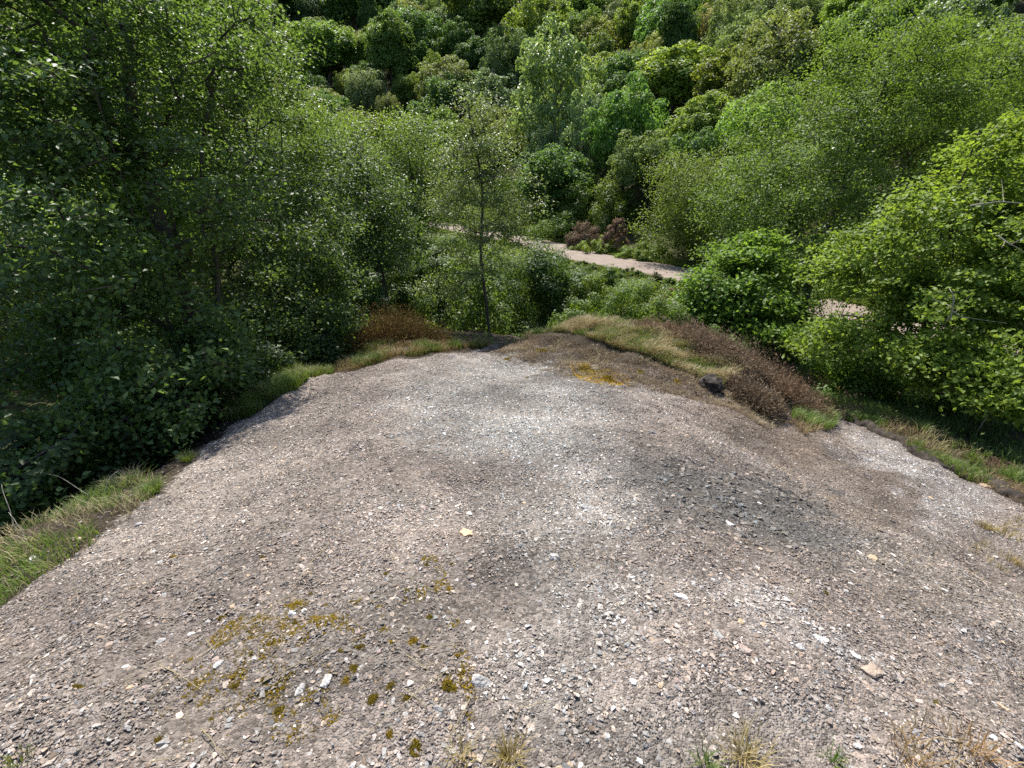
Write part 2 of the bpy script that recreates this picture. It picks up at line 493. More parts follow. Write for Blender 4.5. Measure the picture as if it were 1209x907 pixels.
# the track
def build_track():
    P = catmull(TRACK, 30)
    d = np.gradient(P, axis=0); nrm = norm(np.stack([-d[:, 1], d[:, 0]], -1))
    k = np.arange(len(P))
    wl = 2.05 + 0.35 * noise2(k * .4, k * 0, 41); wr = 2.05 + 0.35 * noise2(k * .4, k * 0 + 9, 42)
    off = np.stack([wl, wl * .5, wl * 0, -wr * .5, -wr], 1)
    V = P[:, None, :] + nrm[:, None, :] * off[..., None]
    z = height(V[..., 0], V[..., 1]) + 0.05 + np.array([0, .03, .05, .03, 0])
    V = np.concatenate([V, z[..., None]], -1)
    kind(link('track', mesh_from('track', V, grid_faces(5, len(P)), None, [M['track']], True)), 'structure')
build_track()

# ------------------------------------------------------------------ foliage builders
def leaves(P, Nrm, length, width=0.6, jitter=0.35, seed=0, tint=None, droop=0.25):
    """diamond leaves folded along the midrib: 4 vertices, 2 triangles each"""
    r = np.random.default_rng(seed)
    n = len(P)
    Nn = norm(Nrm)
    t = r.normal(size=(n, 3)); t[:, 2] -= droop
    t = norm(t - Nn * (t * Nn).sum(1, keepdims=True))
    b = np.cross(Nn, t)
    L = (length * (1 + jitter * r.uniform(-1, 1, n)))[:, None]
    W = L * width * 0.5
    fold = 0.18 * L
    base = P - t * L * 0.5
    tip = P + t * L * 0.5 - Nn * fold * 0.6
    l_ = P + b * W + Nn * fold * 0.5 - t * L * 0.05
    r_ = P - b * W + Nn * fold * 0.5 - t * L * 0.05
    V = np.stack([base, l_, tip, r_], 1).reshape(-1, 3)
    i = (np.arange(n) * 4)[:, None]
    Fc = np.concatenate([i + np.array([[0, 2, 1]]), i + np.array([[0, 3, 2]])], 0)
    if tint is None:
        tint = r.uniform(0, 1, n)
    return V, Fc, np.repeat(np.clip(tint, 0, 1), 4)

def tubes(edges, sides=5):
    """edges: list of (p, q, r_p, r_q)"""
    E = np.array([np.concatenate([p, q, [a, b]]) for p, q, a, b in edges])
    p, q, ra, rb = E[:, :3], E[:, 3:6], E[:, 6], E[:, 7]
    ax = norm(q - p)
    ref = np.where(np.abs(ax[:, 2:3]) > .9, np.array([[1., 0, 0]]), np.array([[0, 0, 1.]]))
    u = norm(np.cross(ax, ref)); v = np.cross(ax, u)
    a = np.arange(sides) * 2 * np.pi / sides
    ring = u[:, None, :] * np.cos(a)[None, :, None] + v[:, None, :] * np.sin(a)[None, :, None]
    A = p[:, None, :] + ring * ra[:, None, None]
    B = (q + ax * rb[:, None] * .3)[:, None, :] + ring * rb[:, None, None]
    V = np.concatenate([A, B], 1).reshape(-1, 3)
    k = np.arange(sides); k2 = (k + 1) % sides
    quad = np.stack([k, k2, k2 + sides, k + sides], -1)
    Fc = (np.arange(len(E)) * 2 * sides)[:, None, None] + quad[None]
    return V, Fc.reshape(-1, 4)

def sample_ellipsoids(ells, n, r, shell=0.35, gaps=.3):
    vol = np.array([np.prod(e[1]) for e in ells]) ** 0.75
    which = r.choice(len(ells), n, p=vol / vol.sum())
    d = norm(r.normal(size=(n, 3)))
    rad = shell + (1 - shell) * r.uniform(0, 1, n) ** 0.5
    c = np.array([e[0] for e in ells])[which]; R = np.array([e[1] for e in ells])[which]
    lump = np.zeros(n)
    for k in range(3):
        f = norm(r.normal(size=3)) * r.uniform(2.5, 5.5)
        lump += np.sin(d @ f + which * 2.3 + r.uniform(0, 6))
    T = c + d * R * (rad * (1 + .11 * lump))[:, None]
    sc = 6.0 / max(.6, np.median(R))
    g = np.zeros(n)
    for k in range(4):
        f = norm(r.normal(size=3)) * sc * r.uniform(.7, 1.5)
        g += np.sin(T @ f + r.uniform(0, 6))
    keep = g > np.quantile(g, gaps)
    return T[keep], which[keep]

def grown_tree(name, base, ells, ntwig, nleaf, leaf, mat, bark, label, seed, trunk_top=None, spread=0.28, trunk_r=None, lean=None,
               width=0.62, flat=0.5, category='tree', group=None, twig_r=0.0035, color=(1, 1, 1), shell=.35, forks=1, up=0.5, maxseg=0.55, gaps=.3):
    """a tree whose limbs grow from the trunk out to twig ends inside the crown's volume; leaves sit in sprays on the twigs"""
    r = np.random.default_rng(seed)
    base = np.asarray(base, float)
    T, which = sample_ellipsoids(ells, int(ntwig / (1 - gaps)), r, shell, gaps)
    g = height(T[:, 0], T[:, 1])
    T = T[T[:, 2] > g + 0.15]
    if trunk_top is None:
        c = np.mean([e[0] for e in ells], 0)
        trunk_top = c + np.array([0, 0, 0.3 * max(e[1][2] for e in ells)])
    trunk_top = np.asarray(trunk_top, float)
    nodes = []; par = []
    for f in range(forks):
        tt = trunk_top + (r.normal(size=3) * np.array([.5, .5, .2]) * (f > 0)) * np.linalg.norm(trunk_top - base) * 0.35
        m = max(6, int(np.linalg.norm(tt - base) / 0.35))
        prev = -1 if f == 0 else 1
        for k in range(m + 1):
            if f > 0 and k < 2: continue
            s = k / m
            p = base * (1 - s) + tt * s
            p = p + np.array([noise2(np.array([s * 3.1 + seed]), np.array([f * 3.7]), 51)[0], noise2(np.array([s * 3.1 + seed]), np.array([f * 3.7 + 9]), 52)[0], 0]) * 0.5 * min(1, np.linalg.norm(tt - base) / 6) * (0.15 + s)
            if k == 0: p = base.copy()
            nodes.append(p); par.append(prev); prev = len(nodes) - 1
    axis = trunk_top - base
    order = np.argsort(np.linalg.norm(np.cross(T - base, axis), axis=1) / np.linalg.norm(axis))
    ends = []
    for ti in order:
        t = T[ti]
        A = np.array(nodes)
        d = t - A
        dist = np.linalg.norm(d, axis=1)
        cost = dist + 0.55 * np.maximum(-d[:, 2], 0) * (up > 0) + 0.25 * np.maximum(d[:, 2] * 0 + (A[:, 2] < base[2] + 0.2 * axis[2]) * 3, 0)
        j = int(np.argmin(cost))
        k = max(1, int(dist[j] / maxseg))
        k = min(k, 6)
        p0 = A[j]
        prev = j
        bend = r.normal(size=3) * dist[j] * 0.10 + np.array([0, 0, dist[j] * 0.10])
        for q in range(1, k + 1):
            s = q / k
            nodes.append(p0 + (t - p0) * s + bend * 4 * s * (1 - s) * .5)
            par.append(prev); prev = len(nodes) - 1
        ends.append(prev)
    nodes = np.array(nodes); par = np.array(par)
    rad = np.zeros(len(nodes)); e_ = 2.35
    ch = np.zeros(len(nodes))
    endset = np.zeros(len(nodes)); endset[ends] = twig_r ** e_
    acc = endset.copy()
    for i in range(len(nodes) - 1, 0, -1):
        if par[i] >= 0:
            acc[par[i]] += max(acc[i], (twig_r * .8) ** e_)
    # parents may have larger index than children only never: order is append-only
    rad = np.maximum(acc, (twig_r * .8) ** e_) ** (1 / e_)
    if trunk_r:
        rad *= 1 + (trunk_r / rad[0] - 1) * smooth(0.15, 1.0, rad / rad[0])
    rad[0] *= 1.25
    hasp = par >= 0
    idx = np.where(hasp)[0]
    thick = rad[idx] > max(0.012, rad[0] * 0.22)
    root = empty(name, base, label, category, group)
    off = base
    def seg(sel): return [(nodes[par[i]] - off, nodes[i] - off, min(rad[par[i]], rad[i] * 1.5), rad[i]) for i in sel]
    a = idx[thick]; b = idx[~thick]
    if len(a):
        V, Fc = tubes(seg(a), 8)
        link('trunk', mesh_from('trunk', V, Fc, None, [bark], True), root)
    if len(b):
        V, Fc = tubes(seg(b), 4)
        o = link('branches', mesh_from('branches', V, Fc, None, [bark], True), root)
        o['kind'] = 'stuff'
        o.name = 'branchwork'
    # leaf sprays: along the outer length of each twig
    per = max(1, nleaf // max(1, len(ends)))
    ends = np.array(ends)
    E = nodes[ends]; Pn = nodes[par[ends]]
    n = len(ends) * per
    s = r.uniform(0.1, 1.1, n)
    ei = np.repeat(np.arange(len(ends)), per)
    pos = Pn[ei] * (1 - s[:, None]) + E[ei] * s[:, None]
    sc = r.normal(size=(n, 3)) * spread * np.array([1, 1, flat])
    pos = pos + sc
    outd = norm(pos - np.mean(T, 0))
    Nn = outd * .3 + np.array([0, 0, .75]) + r.normal(size=(n, 3)) * .5
    tint = 0.5 + 0.28 * r.normal(size=len(ends))[ei] + 0.22 * r.normal(size=n)
    V, Fc, tn = leaves(pos - off, Nn, leaf, width, .35, seed + 1, tint)
    o = link('crown', mesh_from('crown', V, Fc, {'tint': tn}, [mat]), root)
    o.color = (*color, 1)
    o['kind'] = 'stuff'
    return root

def E(px, py, t, rx, ry, rd=None):
    """crown lobe: middle on a ray at depth t, half sizes in photo pixels"""
    c = at(px, py, t)
    k = t / F
    return (c, np.array([rx * k, (rd or (rx + ry) / 2) * k, ry * k]))

def clump_crown(seed, nclump, per, leaf, style):
    """unit crown (radius about 1, centre 0): leaf clumps over an uneven dome"""
    r = np.random.default_rng(seed)
    d = norm(r.normal(size=(nclump * 3, 3)))
    d = d[(d[:, 2] > -0.75)][:nclump]
    lob = norm(r.normal(size=(7, 3))); amp = r.uniform(-.3, .38, 7)
    bump = 1 + (amp[None] * np.maximum(0, d @ lob.T) ** 4).sum(1)
    inner = {'oak': .62, 'fine': .45, 'birch': .3}[style]
    rr = (inner + (1 - inner) * r.uniform(0, 1, len(d)) ** .7) * bump
    c = d * rr[:, None] * np.array([1, 1, .95])
    if style == 'birch':
        c[:, 2] = d[:, 2] * rr
        taper = 1 - 0.5 * np.clip(c[:, 2], -0.2, 1)
        c[:, :2] *= taper[:, None]
    if style != 'birch':
        nb = r.integers(4, 7)
        bc = norm(r.normal(size=(nb, 3))) * r.uniform(.2, .45, (nb, 1)) * np.array([1, 1, .8]); br_ = r.uniform(.48, .75, nb)
        which = r.integers(0, nb, len(d))
        c0 = c * .85
        c = np.where((r.uniform(0, 1, len(d)) < .3)[:, None], c0, bc[which] + c * br_[which][:, None])
    rc = {'oak': .2, 'fine': .19, 'birch': .15}[style] * r.uniform(.45, 1.7, len(d))
    n = len(d) * per
    ci = np.repeat(np.arange(len(d)), per)
    ld_ = norm(r.normal(size=(n, 3)) + 0.55 * d[ci] + np.array([0, 0, .5]))
    pos = c[ci] + ld_ * rc[ci][:, None] * (r.uniform(.2, 1, n) ** .4)[:, None] * np.array([1, 1, .8])
    Nn = ld_ * .8 + np.array([0, 0, .45]) + r.normal(size=(n, 3)) * .45
    tint = .5 + .25 * r.normal(size=len(d))[ci] + .2 * r.normal(size=n)
    return leaves(pos, Nn, leaf, .75, .4, seed + 5, tint)

def trunk_mesh(name, seed, bark):
    """unit trunk and limbs: from z=-1 (ground) into the crown around z=0"""
    r = np.random.default_rng(seed)
    ed = []
    p = np.array([0, 0, -1.3]); rad = .075
    for k in range(6):
        q = p + np.array([r.normal() * .05, r.normal() * .05, .3])
        ed.append((p, q, rad, rad * .84))
        if k >= 2:
            for _ in range(3):
                a = r.uniform(0, 2 * math.pi); l = r.uniform(.45, .8)
                m = q + np.array([math.cos(a) * l * .5, math.sin(a) * l * .5, .22])
                e = q + np.array([math.cos(a + .2) * l, math.sin(a + .2) * l, .38])
                ed.append((q, m, rad * .5, rad * .32)); ed.append((m, e, rad * .32, rad * .1))
        p = q; rad *= .84
    V, Fc = tubes(ed, 6)
    return mesh_from(name, V, Fc, None, [bark], True)

def blades(P, H, W, lean, seed, tint=None, Nb=None, spread=.5):
    """grass-like blades: 5 vertices, 3 triangles (two curved segments)"""
    r = np.random.default_rng(seed)
    n = len(P)
    a = r.uniform(0, 2 * np.pi, n)
    d = np.stack([np.cos(a), np.sin(a), np.zeros(n)], -1)
    if Nb is not None:
        d = norm(d * .6 + Nb * [1, 1, 0])
    sd = np.stack([-d[:, 1], d[:, 0], np.zeros(n)], -1)
    H = np.broadcast_to(H, (n,)) * r.uniform(.5, 1.25, n)
    ln = lean * r.uniform(.3, 1.4, n)
    m = P + d * (H * ln * .35)[:, None] + np.array([0, 0, 1]) * (H * .62)[:, None]
    t = P + d * (H * ln)[:, None] + np.array([0, 0, 1]) * (H * (1 - .25 * ln))[:, None]
    w = (W * r.uniform(.7, 1.3, n))[:, None]
    V = np.stack([P - sd * w, P + sd * w, m - sd * w * .7, m + sd * w * .7, t], 1).reshape(-1, 3)
    i = (np.arange(n) * 5)[:, None]
    Fc = np.concatenate([i + np.array([[0, 1, 3]]), i + np.array([[0, 3, 2]]), i + np.array([[2, 3, 4]])], 0)
    if tint is None: tint = r.uniform(0, 1, n)
    return V, Fc, np.repeat(np.clip(tint, 0, 1), 5)

# ------------------------------------------------------------------ the hillside wood
VAR = {}
def variants():
    spec = {'oak': (['oak'] * 4, 170, 130, .06, 'oak'), 'fine': (['olive'] * 3, 240, 100, .05, 'fine'), 'birch': (['pale'] * 2, 190, 90, .055, 'birch'), 'lime': (['lime'] * 3, 160, 130, .06, 'oak')}
    for k, (mats, nc, per, lf, st) in spec.items():
        VAR[k] = []
        for i, mm in enumerate(mats):
            V, Fc, tn = clump_crown(100 + len(VAR) * 17 + i, nc, per, lf, st)
            cm = mesh_from('crown', V, Fc, {'tint': tn}, [M[mm]])
            tm = trunk_mesh('trunk', 200 + i + len(VAR) * 5, M['birchbark'] if k == 'birch' else M['bark'])
            VAR[k].append((cm, tm))
variants()

TREES = []      # (object, px, species words, colour word, band)
def hill_tree(px, py, w, h, kind_, col, words, t=None, shade=None, band=None):
    off = 4.5
    if t is None:
        hit = ground_hit(px, py, off, 18)
        if hit is None: return None
        P, t = hit
    else:
        P = at(px, py, t)
    R = w / 2 / F * t * 1.1
    Hh = max(h / 2 / F * t * 1.12, R * .75)
    g = hz(P[0], P[1])
    cz = P[2]
    if cz - Hh * 1.3 < g - 0.5 and kind_ != 'bush': cz = g + Hh * 1.25 - .3
    root = empty('oak_tree' if kind_ == 'oak' else 'willow_tree' if kind_ == 'fine' else 'birch_tree' if kind_ == 'birch' else 'sycamore_tree', (P[0], P[1], g - .05), '', 'tree', 'trees on the wooded hillside')
    cm, tm = VAR[kind_][random.randrange(len(VAR[kind_]))]
    c = link('crown', cm, root)
    c['kind'] = 'stuff'
    c.location = (0, 0, cz - g)
    c.scale = (R * random.uniform(.9, 1.15), R * random.uniform(.9, 1.15), Hh)
    c.rotation_euler = (random.uniform(-.2, .2), random.uniform(-.2, .2), random.uniform(0, 6.28))
    k = random.uniform(1.15, 1.6)
    c.color = (col[0] * k * .94, col[1] * k, col[2] * k * 1.08, 1)
    tr = link('trunk', tm, root)
    tr.location = (0, 0, (cz - g) )
    tz = max((cz - g) / 1.3, .5)
    tr.scale = (R * .9, R * .9, tz)
    TREES.append((root, px, py, words, P[0], P[1], R))
    return root

DG, GR, OL, BG, YG, GY, PK, BR, LG = (.62, .75, .8), (.95, 1, .95), (1.05, .98, .9), (.6, .72, .95), (1.35, 1.2, .9), (1.0, .98, 1.35), (1.45, 1.05, 1.3), (1.15, .95, .75), (1.25, 1.25, 1.0)
WOOD = [
 (310, 20, 78, 64, 'oak', BG, 'dark blue-green oak'), (370, 22, 48, 50, 'fine', BG, 'dusky blue-green willow'), (347, 50, 30, 34, 'fine', OL, 'small round olive willow'),
 (413, 24, 66, 64, 'oak', DG, 'dark green clumpy oak'), (315, 66, 42, 36, 'fine', GR, 'green willow'), (385, 72, 72, 60, 'oak', GR, 'mid green spreading oak'),
 (345, 88, 56, 44, 'oak', GR, 'mid green spreading oak'), (422, 54, 42, 30, 'fine', YG, 'yellow-olive willow'), (452, 14, 50, 44, 'oak', BG, 'dark blue-green oak'), (488, 28, 52, 42, 'fine', YG, 'yellow-olive willow'),
 (490, 54, 54, 54, 'oak', DG, 'dark green clumpy oak'), (464, 84, 62, 70, 'oak', GR, 'mid green spreading oak'), (407, 99, 28, 28, 'fine', YG, 'small yellow-olive willow'),
 (430, 116, 50, 56, 'fine', GY, 'round grey-green willow'), (383, 122, 46, 38, 'fine', YG, 'yellow-olive willow'), (458, 128, 28, 30, 'fine', OL, 'small round olive willow'),
 (332, 112, 26, 42, 'fine', PK, 'thin pinkish grey willow'), (508, 14, 40, 34, 'oak', BG, 'dark blue-green oak'), (572, 36, 88, 74, 'oak', OL, 'olive green broad oak'), (525, 50, 22, 26, 'lime', YG, 'small yellow sycamore'),
 (524, 106, 60, 54, 'fine', OL, 'round olive willow'), (597, 102, 56, 76, 'fine', DG, 'round dark olive willow'), (590, 64, 16, 18, 'lime', YG, 'tiny yellow sycamore'), (626, 10, 48, 42, 'fine', GR, 'green willow'),
 (640, 62, 72, 70, 'oak', OL, 'olive green broad oak'), (648, 30, 44, 30, 'oak', OL, 'olive green broad oak'), (668, 80, 28, 44, 'birch', (.45, .6, .75), 'narrow dark blue-green birch'), (690, 20, 62, 52, 'oak', GR, 'mid green spreading oak'),
 (704, 56, 54, 58, 'fine', YG, 'yellow-olive willow'), (735, 18, 50, 50, 'fine', GY, 'round grey-green willow'), (790, 40, 82, 66, 'lime', DG, 'bright green sycamore'), (845, 32, 46, 66, 'fine', PK, 'thin pinkish grey willow'),
 (896, 22, 64, 50, 'fine', GR, 'green willow'), (906, 44, 30, 42, 'lime', GR, 'small bright green sycamore'), (870, 60, 40, 30, 'fine', LG, 'light green willow'), (765, 76, 48, 56, 'fine', YG, 'yellow-olive willow'),
 (722, 108, 78, 72, 'fine', LG, 'light green willow'), (800, 96, 90, 56, 'oak', YG, 'yellow-green oak'), (872, 98, 90, 56, 'oak', BR, 'brownish green oak'), (740, 168, 74, 100, 'lime', DG, 'bright green sycamore'),
 (832, 150, 90, 66, 'oak', OL, 'olive green broad oak'), (900, 152, 92, 76, 'lime', GR, 'bright green sycamore'), (690, 175, 50, 90, 'birch', GR, 'pale green birch'), (950, 26, 64, 62, 'fine', GR, 'green willow'),
 (1010, 14, 72, 44, 'oak', LG, 'light green oak'), (1062, 14, 62, 44, 'lime', DG, 'bright green sycamore'), (1180, 84, 100, 120, 'fine', GY, 'round grey-green willow'), (1150, 14, 84, 50, 'oak', GR, 'mid green spreading oak'),
 (960, 76, 64, 50, 'oak', BR, 'brownish green oak'), (1110, 40, 70, 60, 'oak', YG, 'yellow-green oak'), (655, 165, 84, 140, 'birch', LG, 'tall pale green birch'), (540, 5, 60, 40, 'oak', GR, 'mid green spreading oak'),
 (270, 40, 70, 60, 'oak', DG, 'dark green clumpy oak'), (560, 72, 50, 40, 'oak', DG, 'dark green clumpy oak'), (500, 140, 40, 36, 'oak', DG, 'dark green clumpy oak'), (620, 130, 40, 40, 'oak', DG, 'dark green clumpy oak'),
]
for a in WOOD: hill_tree(*a)
# trees filling the wood between the ones above, and a little to its sides
cand = []
r_ = np.random.default_rng(3)
for gy_ in np.arange(46, 185, 5.2):
    for gx_ in np.arange(-125, 110, 5.2):
        cand.append((gx_ + r_.uniform(-2.4, 2.4), gy_ + r_.uniform(-2.4, 2.4)))
cand += [(x + r_.uniform(-2, 2), y + r_.uniform(-2, 2)) for y in np.arange(6, 46, 5.5) for x in np.arange(16, 70, 5.5)]
cand = np.array(cand)
n_side = [(x + r_.uniform(-1.5, 1.5), y + r_.uniform(-1.5, 1.5)) for y in np.arange(13, 58, 6.5) for x in np.arange(-34, -8, 6.5)]
sg = track_signed(cand[:, 0], cand[:, 1])
hgt = height(cand[:, 0], cand[:, 1])
FILL = []
for (x, y), s, g in zip(cand, sg, hgt):
    if s < 6: continue
    H = r_.uniform(5.5, 10)
    qx, qy, dp = project((x, y, g + H * .6))
    qx, qy, dp = qx[0], qy[0], dp[0]
    if dp < 10 or qx < -60 or qx > 1290 or qy < -70 or qy > 330: continue
    if any((x - T[4]) ** 2 + (y - T[5]) ** 2 < (T[6] * .8 + .9) ** 2 for T in TREES): continue
    k, col, w = [('oak', GR, 'mid green spreading oak'), ('oak', DG, 'dark green clumpy oak'), ('fine', GR, 'green willow'), ('fine', OL, 'round olive willow'), ('oak', OL, 'olive green broad oak'), ('birch', GR, 'pale green birch')][r_.integers(6)]
    hill_tree(qx, qy, 2 * r_.uniform(2.0, 3.6) * F / dp, H * .8 * F / dp, k, col, w, dp)

for x, y in n_side:
    if track_signed(np.array([x]), np.array([y]))[0] > -4: continue
    H = r_.uniform(5.5, 8); g = hz(x, y)
    qx, qy, dp = [float(a[0]) for a in project((x, y, g + H * .58))]
    if qx < -160 or qx > 470: continue
    kb = 'birch' if r_.uniform() < .5 else 'oak'
    hill_tree(qx, qy, 2 * r_.uniform(2.6, 3.6) * F / dp, H * .85 * F / dp, kb, LG, 'light green valley ' + kb + (' nearby' if dp < 24 else ' farther off' if dp < 36 else ' far off'), dp)
ORD = ['leftmost', 'second', 'third', 'fourth', 'fifth', 'sixth', 'seventh', 'eighth', 'ninth', 'tenth', 'eleventh', 'twelfth', 'thirteenth', 'fourteenth', 'fifteenth', 'sixteenth', 'seventeenth', 'eighteenth', 'nineteenth', 'twentieth', 'twenty-first', 'twenty-second', 'twenty-third', 'twenty-fourth', 'twenty-fifth', 'twenty-sixth']
def plural(w):
    for q in (' nearby', ' farther off', ' far off'):
        if w.endswith(q): return w[:-len(q)] + 's' + q
    return w[:-1] + 'ies' if w.endswith('y') else w + 's'
def ordinal_labels(items, text):
    """items: (object, px, py, words, zone); says which of the alike things in a zone it is, counted from the left"""
    groups = {}
    for it in items: groups.setdefault((it[3], it[4]), []).append(it)
    for (w, zn), L in groups.items():
        L.sort(key=lambda i: i[1])
        for k, it in enumerate(L):
            if len(L) == 1: lab = f'{w} {zn}'
            elif k == 0: lab = f'leftmost of the {plural(w)} {zn}'
            elif k == len(L) - 1: lab = f'rightmost of the {plural(w)} {zn}'
            else: lab = f'{ORD[min(k, 25)]} from left of the {plural(w)} {zn}'
            it[0]['label'] = lab
def tree_zone(px, py):
    side = 'left' if px < 480 else 'middle' if px < 760 else 'right'
    row = 'top edge' if py < 32 else 'upper slope' if py < 75 else 'mid slope' if py < 125 else 'lower slope'
    return f'on the {side} hillside, {row}'
ordinal_labels([(T[0], T[1], T[2], T[3], 'left of the track' if 'valley' in T[3] else tree_zone(T[1], T[2])) for T in TREES], None)

# ------------------------------------------------------------------ nearer trees, one by one
def gbase(x, y): return np.array([x, y, hz(x, y) - .05])

grown_tree('birch_tree', gbase(-4.5, 6.2), [E(140, 40, 6, 175, 130), E(60, 160, 5.2, 120, 110), E(180, 240, 6, 130, 110), E(70, 330, 4.9, 130, 110), E(170, 420, 5.5, 140, 80), E(60, 490, 4.8, 110, 90), E(10, 30, 5.6, 120, 110), E(30, 560, 4.3, 80, 50), E(130, 500, 5, 110, 50), E(235, 440, 6, 90, 50)],
           1900, 66000, .066, M['birch'], M['bark'], 'large dark leafy birch filling the left side, trunk showing through its leaves', 11, trunk_top=at(115, -20, 5.6), spread=.13, trunk_r=.125, forks=4, gaps=.42, flat=.55, twig_r=.0045, color=(1.0, 1.08, 1.15))
grown_tree('birch_tree', gbase(-5.2, 9.9), [E(265, 130, 9.5, 110, 120), E(345, 270, 9.4, 80, 100), E(300, 330, 8.4, 100, 80), E(375, 350, 8.9, 58, 60), E(270, 400, 7.6, 100, 50), E(230, 60, 10, 90, 90), E(350, 395, 8.5, 60, 34)],
           1700, 84000, .062, M['birch'], M['bark'], 'dense dark green birch just right of the largest left tree', 12, trunk_top=at(265, 40, 9.8), spread=.15, trunk_r=.1, forks=3, gaps=.33, flat=.5, color=(.98, 1.02, 1.0))
grown_tree('birch_tree', gbase(-7.6, 4.2), [E(-110, 80, 6.8, 150, 150), E(-90, 300, 6, 110, 140), E(-150, 430, 6, 110, 120)],
           700, 30000, .066, M['birch'], M['bark'], 'dark birch cut off by the left edge of the photo', 13, spread=.2, trunk_r=.1, forks=2)
grown_tree('birch_tree', gbase(-3.5, 13.2), [E(385, 200, 13.6, 60, 55), E(435, 235, 13, 50, 55), E(400, 290, 12.5, 55, 50), E(462, 275, 13, 34, 45), E(350, 170, 14.5, 50, 40)],
           900, 40000, .07, M['birch'], M['bark'], 'mid green birch with a dark trunk, left of the slender birch', 14, trunk_top=at(430, 190, 13.2), spread=.24, trunk_r=.11, forks=2, color=(.95, 1.0, .95))
for k, (px, py, t, rx, ry, col, lab) in enumerate([(350, 165, 20, 62, 42, (1.25, 1.2, .9), 'light yellow-green tree top showing beside the big left birch'), (425, 178, 25, 58, 48, (1.3, 1.25, 1.0), 'light green bushy tree left of the slender birch crown'),
                                              (488, 185, 27, 50, 55, (1.2, 1.2, 1.1), 'loose pale green tree beside the left end of the track')]):
    P = at(px, py, t)
    grown_tree('ash_tree', gbase(P[0], P[1]), [E(px, py, t, rx, ry), E(px + 12, py + 45, t, rx * .8, ry), E(px - 14, py + 85, t, rx * .7, ry)], 420, 20000, .12, M['birch'], M['bark'], lab, 30 + k, spread=.38, trunk_r=.14, color=col)
grown_tree('birch_tree', gbase(-.56, 11.35), [E(563, 150, 10.2, 38, 42), E(562, 200, 10.5, 60, 40), E(570, 245, 10.8, 72, 36), E(575, 290, 11, 60, 36), E(530, 335, 11, 36, 24)],
           600, 17000, .055, M['pale'], M['bark'], 'slender young birch with thin pale crown at the end of the gravel', 15, trunk_top=at(562, 118, 10), spread=.15, trunk_r=.033, up=0, maxseg=.4, color=(1.15, 1.18, 1), gaps=.4)
grown_tree('sycamore_tree', gbase(8.6, 9.2), [E(1120, 285, 8.6, 100, 80), E(1190, 400, 7.4, 90, 80), E(1030, 315, 9, 80, 42), E(1190, 200, 8.6, 80, 70), E(1085, 385, 8.3, 70, 42), E(970, 395, 8.6, 46, 30), E(1140, 440, 7.6, 70, 36), E(1290, 330, 8, 90, 120), E(1120, 350, 8.2, 80, 40), E(1200, 460, 7, 50, 40)],
           1350, 66000, .078, M['lime'], M['bark'], 'bright yellow-green sycamore overhanging the right edge of the gravel', 16, trunk_top=at(1130, 250, 8.8), spread=.15, trunk_r=.1, forks=3, flat=.3, width=.7, gaps=.36, color=(1.15, 1.1, 1))
grown_tree('hawthorn_tree', gbase(9.4, 15.2), [E(1035, 75, 14.6, 95, 62), E(955, 165, 14.2, 95, 70), E(1085, 165, 14, 90, 75), E(890, 240, 13.6, 70, 55), E(1000, 255, 13.2, 90, 55), E(1130, 110, 15, 90, 70), E(870, 300, 13.2, 45, 36), E(1170, 180, 14.5, 70, 60), E(940, 310, 12.8, 70, 40)],
           2100, 100000, .075, M['lime'], M['bark'], 'large olive-green fine-leaved tree rising behind the bright sycamore', 17, trunk_top=at(1045, 90, 14.8), spread=.2, trunk_r=.15, forks=3, color=(.82, .86, .85), gaps=.32)
grown_tree('sycamore_tree', gbase(5.9, 11.6), [E(868, 335, 11.6, 58, 46), E(905, 375, 11, 46, 34), E(835, 365, 11.8, 40, 34), E(890, 300, 12, 40, 26)],
           420, 19000, .095, M['lime'], M['bark'], 'small leafy sycamore behind the brown heather', 18, spread=.19, trunk_r=.07, flat=.35, width=.75, color=(.85, .95, .9))
P = at(838, 258, 30.5)
grown_tree('hawthorn_tree', gbase(P[0], P[1]), [E(828, 232, 30.5, 66, 55), E(800, 264, 30.5, 42, 34), E(862, 262, 30.5, 48, 48), E(846, 284, 30.5, 48, 22)],
           900, 42000, .13, M['lime'], M['bark'], 'round yellow-green hawthorn where the track leaves view', 19, spread=.42, trunk_r=.16, color=(.9, .85, .85))

